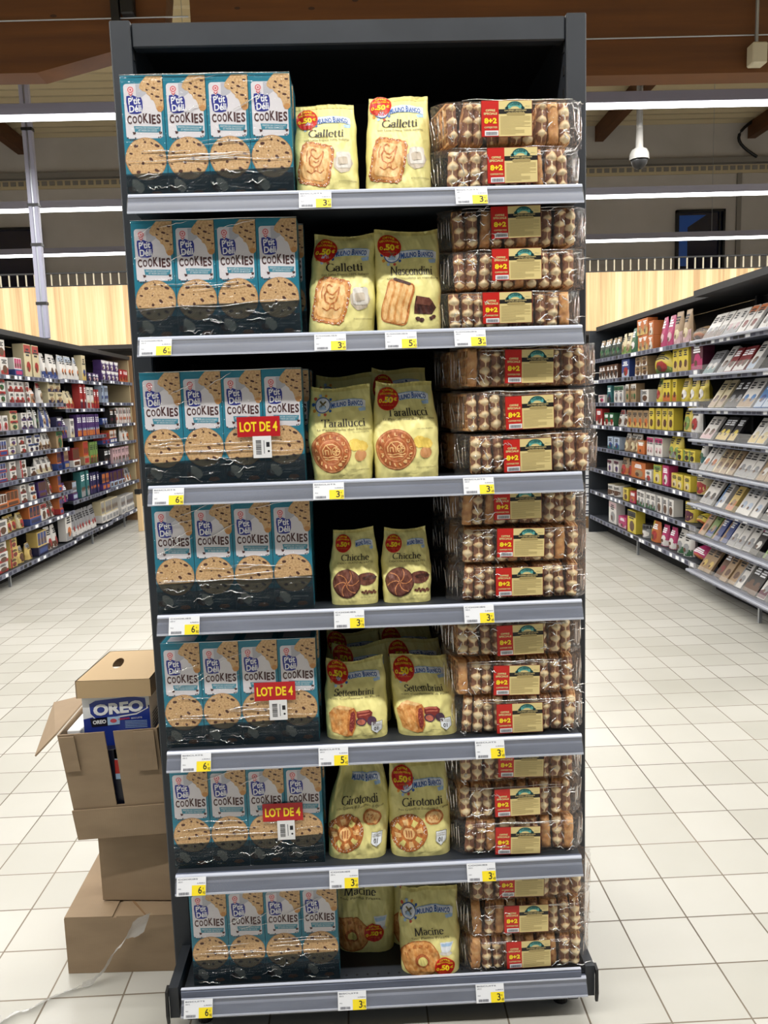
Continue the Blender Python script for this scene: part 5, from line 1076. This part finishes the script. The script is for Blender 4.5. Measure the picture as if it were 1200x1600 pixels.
RUNS = [
 (1,0,"nearest",4.96,5.2,1.805,"box",0.14,0.15,0.1,"WRn",2),
 (1,0,"nearest",5.25,5.51,1.805,"box",0.16,0.15,0.12,"WRn",2),
 (1,0,"nearest",5.55,5.8,1.805,"tray",0.16,0.16,0.12,"WBM",1),
 (1,0,"nearest",5.83,6.21,1.805,"box",0.16,0.3,0.1,"CRR",1),
 (1,0,"nearest",6.34,6.77,1.805,"bag",0.12,0.25,0.09,"WBn",1),
 (1,0,"middle",6.79,7.35,1.815,"bag",0.11,0.25,0.09,"WLO",1),
 (1,0,"middle",7.37,7.54,1.815,"box",0.13,0.28,0.08,"CyB",1),
 (1,0,"middle",7.56,7.98,1.815,"box",0.14,0.1,0.1,"NPp",1),
 (1,0,"far",8.1,8.76,1.845,"box",0.16,0.12,0.1,"PWW",2),
 (1,0,"far",8.82,9.2,1.845,"box",0.14,0.16,0.1,"ROr",1),
 (1,1,"nearest",4.85,5.16,1.567,"box",0.14,0.1,0.1,"YRn",2),
 (1,1,"nearest",5.2,5.4,1.567,"box",0.14,0.1,0.1,"WRG",2),
 (1,1,"nearest",5.43,5.76,1.567,"box",0.12,0.095,0.1,"WrR",2),
 (1,1,"nearest",5.77,5.92,1.567,"box",0.11,0.095,0.1,"WnR",2),
 (1,1,"nearest",5.95,6.12,1.567,"bag",0.11,0.14,0.08,"OTn",1),
 (1,1,"nearest",6.14,6.32,1.567,"bag",0.12,0.2,0.08,"WRT",1),
 (1,1,"nearest",6.37,6.72,1.567,"box",0.2,0.11,0.1,"CNT",2),
 (1,1,"middle",6.74,7.17,1.51,"bag",0.12,0.19,0.1,"CRO",1),
 (1,1,"middle",7.23,7.44,1.51,"slim",0.06,0.27,0.08,"RuW",1),
 (1,1,"middle",7.47,7.73,1.51,"slim",0.06,0.24,0.08,"WRC",1),
 (1,1,"middle",7.76,7.9,1.51,"slim",0.07,0.22,0.08,"RrO",1),
 (1,1,"far",8.04,8.26,1.58,"slim",0.07,0.2,0.08,"LNB",1),
 (1,2,"nearest",4.8,5.11,1.33,"box",0.14,0.1,0.1,"WLB",2),
 (1,2,"nearest",5.15,5.37,1.33,"box",0.13,0.13,0.1,"WpR",1),
 (1,2,"nearest",5.39,5.62,1.33,"box",0.16,0.085,0.1,"CRG",2),
 (1,2,"nearest",5.64,5.91,1.33,"box",0.11,0.075,0.1,"WPN",2),
 (1,2,"nearest",5.93,6.15,1.33,"bag",0.12,0.2,0.08,"DWG",1),
 (1,2,"nearest",6.18,6.43,1.33,"bag",0.11,0.2,0.08,"WBT",1),
 (1,2,"nearest",6.45,6.66,1.33,"box",0.15,0.1,0.1,"NKP",1),
 (1,2,"middle",6.67,6.88,1.208,"bag",0.12,0.22,0.08,"PNO",1),
 (1,2,"middle",6.9,7.04,1.208,"box",0.12,0.2,0.08,"WCS",1),
 (1,2,"middle",7.08,7.82,1.208,"slim",0.055,0.24,0.08,"POL",1),
 (1,2,"far",7.97,8.2,1.318,"box",0.1,0.08,0.08,"BNL",1),
 (1,2,"far",8.28,8.52,1.318,"slim",0.07,0.18,0.08,"Knu",1),
 (1,2,"far",8.52,9.16,1.318,"slim",0.07,0.2,0.08,"WRO",1),
 (1,3,"nearest",4.76,5.07,1.12,"box",0.14,0.08,0.1,"WBR",2),
 (1,3,"nearest",5.11,5.32,1.12,"tray",0.16,0.13,0.1,"WRB",1),
 (1,3,"nearest",5.33,5.52,1.12,"box",0.14,0.075,0.1,"WCP",2),
 (1,3,"nearest",5.53,5.72,1.12,"box",0.13,0.075,0.1,"WnR",2),
 (1,3,"nearest",5.73,6.05,1.12,"box",0.12,0.075,0.1,"WBN",2),
 (1,3,"nearest",6.07,6.4,1.12,"bag",0.12,0.16,0.08,"WnT",1),
 (1,3,"nearest",6.44,6.61,1.12,"box",0.2,0.17,0.1,"TGG",1),
 (1,4,"nearest",4.71,5.02,0.9,"box",0.14,0.08,0.1,"WBR",2),
 (1,4,"nearest",5.06,5.27,0.9,"tray",0.16,0.08,0.1,"WRB",2),
 (1,4,"nearest",5.3,5.49,0.9,"box",0.13,0.08,0.1,"WRn",2),
 (1,4,"nearest",5.5,5.71,0.9,"box",0.13,0.08,0.1,"WRn",2),
 (1,4,"nearest",5.73,5.94,0.9,"box",0.13,0.08,0.1,"Wnn",1),
 (1,4,"nearest",5.97,6.4,0.9,"bag",0.12,0.15,0.09,"WCn",1),
 (1,4,"nearest",6.44,6.56,0.9,"tray",0.12,0.18,0.1,"OBN",1),
 (1,3,"middle",6.6,6.81,0.895,"tray",0.14,0.2,0.1,"PBT",1),
 (1,3,"middle",6.84,7.17,0.895,"tray",0.2,0.2,0.1,"rWn",1),
 (1,3,"middle",7.19,7.4,0.895,"tray",0.16,0.26,0.1,"OTR",1),
 (1,3,"middle",7.45,7.75,0.895,"slim",0.06,0.24,0.08,"gnO",1),
 (1,3,"far",7.92,8.17,1.088,"tray",0.14,0.13,0.1,"RBr",1),
 (1,3,"far",8.19,8.51,1.088,"tray",0.09,0.16,0.1,"OBW",1),
 (1,3,"far",8.83,9.13,1.088,"bag",0.14,0.18,0.08,"WTO",1),
 (1,4,"far",7.93,8.18,0.833,"slim",0.07,0.2,0.08,"KNn",1),
 (1,4,"far",8.29,9.0,0.833,"slim",0.08,0.19,0.08,"pSn",1),
 (1,4,"far",9.03,9.15,0.833,"bag",0.1,0.18,0.08,"TOn",1),
 (1,5,"nearest",4.66,4.97,0.68,"box",0.14,0.08,0.1,"WOR",1),
 (1,5,"nearest",5.01,5.2,0.68,"tray",0.18,0.12,0.1,"WOn",1),
 (1,5,"nearest",5.22,5.47,0.68,"tray",0.28,0.13,0.1,"OOn",1),
 (1,5,"nearest",5.47,5.65,0.68,"box",0.12,0.08,0.1,"Wrn",2),
 (1,5,"nearest",5.66,5.86,0.68,"box",0.13,0.08,0.1,"WNO",2),
 (1,5,"nearest",5.89,6.13,0.68,"tray",0.18,0.15,0.1,"PPn",1),
 (1,5,"nearest",6.16,6.39,0.68,"bag",0.14,0.17,0.08,"WnR",1),
 (1,5,"nearest",6.42,6.51,0.68,"tray",0.12,0.17,0.1,"OOB",1),
 (1,6,"nearest",4.62,4.93,0.46,"box",0.14,0.1,0.1,"WRn",1),
 (1,6,"nearest",4.96,5.16,0.46,"box",0.2,0.13,0.1,"WRn",1),
 (1,6,"nearest",5.19,5.57,0.46,"bag",0.12,0.14,0.08,"yCR",1),
 (1,6,"nearest",5.6,5.89,0.46,"tray",0.26,0.17,0.1,"OBN",1),
 (1,6,"nearest",5.92,6.06,0.46,"box",0.14,0.16,0.08,"WRn",1),
 (1,6,"nearest",6.08,6.34,0.46,"bag",0.14,0.16,0.08,"WnR",1),
 (1,6,"nearest",6.37,6.46,0.46,"tray",0.12,0.16,0.1,"ORB",1),
 (1,4,"middle",6.52,6.76,0.552,"bag",0.13,0.2,0.08,"PMW",1),
 (1,4,"middle",6.78,6.98,0.552,"tray",0.14,0.2,0.1,"nPL",1),
 (1,4,"middle",7.04,7.34,0.552,"slim",0.08,0.28,0.08,"ESn",1),
 (1,4,"middle",7.39,7.66,0.552,"slim",0.07,0.24,0.08,"NPO",1),
 (1,5,"far",7.78,8.06,0.555,"tray",0.12,0.2,0.1,"NPO",1),
 (1,5,"far",8.14,8.69,0.555,"tray",0.09,0.19,0.1,"PLn",1),
 (1,5,"far",8.72,9.14,0.555,"bag",0.13,0.18,0.08,"SWO",1),
 (1,7,"nearest",4.55,4.86,0.15,"box",0.16,0.09,0.1,"WRn",3),
 (1,7,"nearest",4.9,5.15,0.15,"box",0.2,0.085,0.1,"WRn",3),
 (1,7,"nearest",5.16,5.36,0.15,"box",0.14,0.085,0.1,"yRr",3),
 (1,7,"nearest",5.39,5.74,0.15,"bag",0.13,0.15,0.08,"ySn",1),
 (1,7,"nearest",5.76,6.04,0.15,"tray",0.24,0.22,0.1,"yNB",1),
 (1,7,"nearest",6.09,6.39,0.15,"bag",0.13,0.22,0.08,"WnR",1),
 (1,5,"middle",6.46,6.71,0.165,"box",0.17,0.28,0.08,"WSO",1),
 (1,5,"middle",6.77,7.57,0.165,"bag",0.1,0.26,0.08,"SWR",1),
 (1,6,"far",7.69,8.36,0.18,"tray",0.12,0.25,0.1,"CWS",1),
 (1,6,"far",8.45,9.07,0.18,"tray",0.12,0.22,0.1,"WWS",1),
 (-1,0,"far",6.13,6.74,1.845,"bag",0.11,0.19,0.07,"DTG",1),
 (-1,0,"far",5.83,6.09,1.845,"bag",0.12,0.2,0.07,"CgT",1),
 (-1,0,"far",5.68,5.81,1.845,"bag",0.12,0.23,0.07,"GEW",1),
 (-1,0,"far",5.29,5.56,1.845,"box",0.13,0.14,0.09,"OyT",2),
 (-1,0,"far",5.14,5.26,1.845,"box",0.12,0.12,0.09,"OTW",2),
 (-1,0,"far",4.81,5.08,1.845,"bag",0.13,0.25,0.08,"MWp",1),
 (-1,0,"far",4.47,4.79,1.845,"bag",0.13,0.26,0.08,"TpC",1),
 (-1,0,"far",4.18,4.45,1.845,"flow",0.3,0.11,0.18,"TpO",1),
 (-1,1,"far",6.08,6.71,1.632,"slim",0.12,0.14,0.07,"nWK",1),
 (-1,1,"far",5.68,6.01,1.632,"box",0.2,0.17,0.09,"BLR",1),
 (-1,1,"far",5.28,5.64,1.632,"box",0.14,0.085,0.09,"TWn",2),
 (-1,1,"far",4.83,5.23,1.632,"flow",0.42,0.19,0.12,"YgR",1),
 (-1,1,"far",4.4,4.75,1.632,"box",0.1,0.19,0.08,"Yyn",1),
 (-1,1,"far",4.18,4.38,1.632,"box",0.24,0.2,0.09,"uMM",1),
 (-1,2,"far",6.45,6.76,1.4,"box",0.2,0.08,0.09,"WpM",1),
 (-1,2,"far",6.26,6.42,1.4,"slim",0.12,0.17,0.08,"EDN",1),
 (-1,2,"far",5.89,6.24,1.4,"box",0.14,0.16,0.08,"WGS",1),
 (-1,2,"far",5.55,5.83,1.4,"box",0.1,0.17,0.08,"TWG",1),
 (-1,2,"far",5.23,5.53,1.4,"box",0.2,0.11,0.08,"WSn",1),
 (-1,2,"far",5.03,5.2,1.4,"bag",0.14,0.2,0.08,"YgR",1),
 (-1,2,"far",4.64,4.93,1.4,"box",0.08,0.18,0.08,"YOn",1),
 (-1,2,"far",4.18,4.62,1.4,"bag",0.13,0.18,0.09,"YyW",1),
 (-1,3,"far",6.55,6.82,1.168,"box",0.2,0.17,0.08,"RWr",1),
 (-1,3,"far",6.21,6.51,1.168,"box",0.16,0.13,0.08,"GWR",1),
 (-1,3,"far",5.86,6.17,1.168,"bag",0.12,0.16,0.08,"WRn",1),
 (-1,3,"far",5.27,5.83,1.168,"box",0.13,0.16,0.08,"TyO",1),
 (-1,3,"far",4.7,5.22,1.168,"box",0.11,0.18,0.08,"Yyn",1),
 (-1,3,"far",4.42,4.6,1.168,"bag",0.18,0.21,0.08,"Yyg",1),
 (-1,3,"far",4.25,4.41,1.168,"bag",0.15,0.2,0.08,"WYR",1),
 (-1,4,"far",6.01,6.44,0.94,"box",0.16,0.12,0.08,"LEB",1),
 (-1,4,"far",5.52,5.97,0.94,"bag",0.14,0.17,0.08,"TWC",1),
 (-1,4,"far",5.32,5.5,0.94,"box",0.2,0.12,0.08,"OTO",1),
 (-1,4,"far",4.91,5.29,0.94,"box",0.09,0.16,0.08,"WMp",1),
 (-1,4,"far",4.62,4.88,0.94,"bag",0.13,0.19,0.08,"YSg",1),
 (-1,4,"far",4.25,4.61,0.94,"box",0.13,0.09,0.08,"YgK",1),
 (-1,4,"far",4.14,4.23,0.94,"bag",0.14,0.18,0.08,"WEG",1),
 (-1,5,"far",6.06,6.39,0.71,"slim",0.14,0.12,0.08,"WuP",1),
 (-1,5,"far",5.73,6.05,0.71,"bag",0.16,0.16,0.08,"TOR",1),
 (-1,5,"far",5.33,5.71,0.71,"box",0.36,0.15,0.08,"OOT",1),
 (-1,5,"far",5.14,5.3,0.71,"box",0.15,0.1,0.08,"WSR",1),
 (-1,5,"far",4.93,5.11,0.71,"box",0.17,0.16,0.08,"YgC",1),
 (-1,5,"far",4.76,4.9,0.71,"box",0.17,0.17,0.08,"MMW",1),
 (-1,5,"far",4.31,4.74,0.71,"box",0.12,0.12,0.08,"YyC",1),
 (-1,5,"far",4.13,4.28,0.71,"can",0.17,0.16,0.16,"CyR",1),
 (-1,6,"far",6.1,6.43,0.47,"can",0.16,0.11,0.16,"WCn",1),
 (-1,6,"far",5.76,5.92,0.47,"box",0.15,0.12,0.08,"Yyn",1),
 (-1,6,"far",5.54,5.72,0.47,"box",0.15,0.11,0.08,"RMO",1),
 (-1,6,"far",5.07,5.53,0.47,"box",0.11,0.14,0.08,"WGS",1),
 (-1,6,"far",4.65,5.04,0.47,"box",0.12,0.14,0.08,"WSn",1),
 (-1,6,"far",4.33,4.5,0.47,"can",0.14,0.16,0.14,"Yyu",1),
 (-1,6,"far",4.12,4.3,0.47,"flow",0.26,0.09,0.16,"YyO",1),
 (-1,7,"far",6.09,6.41,0.19,"box",0.24,0.22,0.09,"WpS",1),
 (-1,7,"far",5.82,6.07,0.19,"box",0.22,0.11,0.08,"MpM",1),
 (-1,7,"far",5.48,5.79,0.19,"box",0.22,0.21,0.09,"YKn",1),
 (-1,7,"far",5.27,5.45,0.19,"can",0.14,0.12,0.14,"SKW",1),
 (-1,7,"far",5.03,5.25,0.19,"bag",0.18,0.18,0.08,"OYR",1),
 (-1,7,"far",4.7,5.0,0.19,"bag",0.12,0.18,0.08,"MWW",1),
 (-1,7,"far",4.39,4.67,0.19,"bag",0.16,0.19,0.1,"WGS",1),
 (-1,7,"far",4.1,4.36,0.19,"flow",0.4,0.12,0.2,"MWO",1),
 (-1,0,"nearest",3.8,4.1,1.83,"bar",0.096,0.21,0.02,"WnS",1),
 (-1,0,"nearest",3.59,3.79,1.83,"bar",0.096,0.21,0.02,"WSp",1),
 (-1,0,"nearest",3.36,3.56,1.83,"bar",0.096,0.21,0.02,"WOr",1),
 (-1,0,"nearest",3.09,3.29,1.83,"bar",0.096,0.21,0.02,"WGS",1),
 (-1,0,"nearest",2.98,3.08,1.83,"bar",0.096,0.21,0.03,"yCR",1),
 (-1,0,"nearest",2.71,2.91,1.83,"bar",0.096,0.225,0.02,"WSS",1),
 (-1,0,"nearest",2.5,2.7,1.83,"bar",0.096,0.19,0.02,"WyK",1),
 (-1,1,"nearest",3.9,4.1,1.588,"bar",0.096,0.19,0.02,"SEW",1),
 (-1,1,"nearest",3.77,3.87,1.588,"bar",0.096,0.21,0.03,"WSn",1),
 (-1,1,"nearest",3.44,3.74,1.588,"bar",0.096,0.19,0.02,"rWn",1),
 (-1,1,"nearest",3.31,3.41,1.588,"bar",0.096,0.21,0.03,"WLn",1),
 (-1,1,"nearest",2.81,3.11,1.588,"bar",0.096,0.19,0.02,"WrR",1),
 (-1,1,"nearest",2.64,2.74,1.588,"bar",0.096,0.19,0.03,"gWR",1),
 (-1,1,"nearest",2.53,2.63,1.588,"bar",0.096,0.19,0.03,"SEW",1),
 (-1,2,"nearest",3.77,3.97,1.35,"bar",0.096,0.225,0.02,"CTn",1),
 (-1,2,"nearest",3.54,3.74,1.35,"bar",0.096,0.225,0.02,"KKS",1),
 (-1,2,"nearest",3.33,3.53,1.35,"bar",0.096,0.225,0.02,"WTA",1),
 (-1,2,"nearest",3.1,3.3,1.35,"bar",0.096,0.21,0.02,"ALB",1),
 (-1,2,"nearest",2.83,3.03,1.35,"bar",0.096,0.19,0.02,"WSr",1),
 (-1,2,"nearest",2.5,2.8,1.35,"bar",0.096,0.21,0.02,"SuG",1),
 (-1,3,"nearest",3.9,4.1,1.125,"bar",0.096,0.19,0.02,"Wpn",1),
 (-1,3,"nearest",3.57,3.87,1.125,"bar",0.096,0.19,0.02,"KyY",1),
 (-1,3,"nearest",3.17,3.37,1.125,"bar",0.096,0.19,0.02,"WyC",1),
 (-1,3,"nearest",2.8,3.1,1.125,"bar",0.096,0.225,0.02,"GgR",1),
 (-1,3,"nearest",2.47,2.77,1.125,"bar",0.096,0.19,0.02,"WSS",1),
 (-1,4,"nearest",3.9,4.1,0.898,"bar",0.096,0.225,0.02,"WSO",1),
 (-1,4,"nearest",3.57,3.87,0.898,"bar",0.096,0.19,0.02,"TCn",1),
 (-1,4,"nearest",3.26,3.56,0.898,"bar",0.096,0.21,0.02,"WSS",1),
 (-1,4,"nearest",3.05,3.25,0.898,"bar",0.096,0.21,0.02,"TTW",1),
 (-1,4,"nearest",2.82,3.02,0.898,"bar",0.096,0.21,0.02,"Wur",1),
 (-1,4,"nearest",2.71,2.81,0.898,"bar",0.096,0.21,0.03,"ruL",1),
 (-1,4,"nearest",2.48,2.68,0.898,"bar",0.096,0.21,0.02,"LuP",1),
 (-1,5,"nearest",3.9,4.1,0.655,"bar",0.096,0.225,0.02,"WSK",1),
 (-1,5,"nearest",3.73,3.83,0.655,"bar",0.096,0.19,0.03,"WAL",1),
 (-1,5,"nearest",3.56,3.66,0.655,"bar",0.096,0.19,0.03,"yOT",1),
 (-1,5,"nearest",3.23,3.53,0.655,"bar",0.096,0.21,0.02,"WSL",1),
 (-1,5,"nearest",3.06,3.16,0.655,"bar",0.096,0.19,0.03,"WKS",1),
 (-1,5,"nearest",2.79,2.99,0.655,"bar",0.096,0.19,0.02,"KSW",1),
 (-1,5,"nearest",2.56,2.76,0.655,"bar",0.096,0.19,0.02,"WOR",1),
 (-1,6,"nearest",4.0,4.1,0.418,"bar",0.096,0.21,0.03,"TOn",1),
 (-1,6,"nearest",3.89,3.99,0.418,"bar",0.096,0.225,0.03,"gBT",1),
 (-1,6,"nearest",3.66,3.86,0.418,"bar",0.096,0.19,0.02,"BTB",1),
 (-1,6,"nearest",3.33,3.63,0.418,"bar",0.096,0.225,0.02,"WSS",1),
 (-1,6,"nearest",3.2,3.3,0.418,"bar",0.096,0.225,0.03,"KMW",1),
 (-1,6,"nearest",2.93,3.13,0.418,"bar",0.096,0.225,0.02,"KgY",1),
 (-1,6,"nearest",2.76,2.86,0.418,"bar",0.096,0.21,0.03,"GRW",1),
 (-1,6,"nearest",2.55,2.75,0.418,"bar",0.096,0.21,0.02,"TOn",1),
 (-1,6,"nearest",2.42,2.52,0.418,"bar",0.096,0.225,0.03,"gBT",1),
 (-1,7,"nearest",3.9,4.1,0.155,"bar",0.096,0.21,0.02,"Tny",1),
 (-1,7,"nearest",3.73,3.83,0.155,"bar",0.096,0.225,0.03,"nnr",1),
 (-1,7,"nearest",3.52,3.72,0.155,"bar",0.096,0.225,0.02,"TTn",1),
 (-1,7,"nearest",3.41,3.51,0.155,"bar",0.096,0.21,0.03,"WSS",1),
 (-1,7,"nearest",3.2,3.4,0.155,"bar",0.096,0.21,0.02,"Knn",1),
 (-1,7,"nearest",3.09,3.19,0.155,"bar",0.096,0.225,0.03,"WuS",1),
 (-1,7,"nearest",2.92,3.02,0.155,"bar",0.096,0.21,0.03,"WnS",1),
 (-1,7,"nearest",2.71,2.91,0.155,"bar",0.096,0.19,0.02,"Tny",1),
 (-1,7,"nearest",2.38,2.68,0.155,"bar",0.096,0.19,0.02,"nnr",1)]
for side, lev, bayn, y0, y1, z_, shape, w, h, d, c, st in RUNS:
    xf = -3.0 if side > 0 else (2.5 if bayn != 'nearest' else 2.46)
    wh = '%s aisle %s bay %s shelf down' % ('left' if side > 0 else 'right', bayn, ORD[lev])
    wh = wh.replace('top shelf down', 'top shelf')
    run(side, xf, z_, wh, y0, y1, shape, w, h, d, c, st)
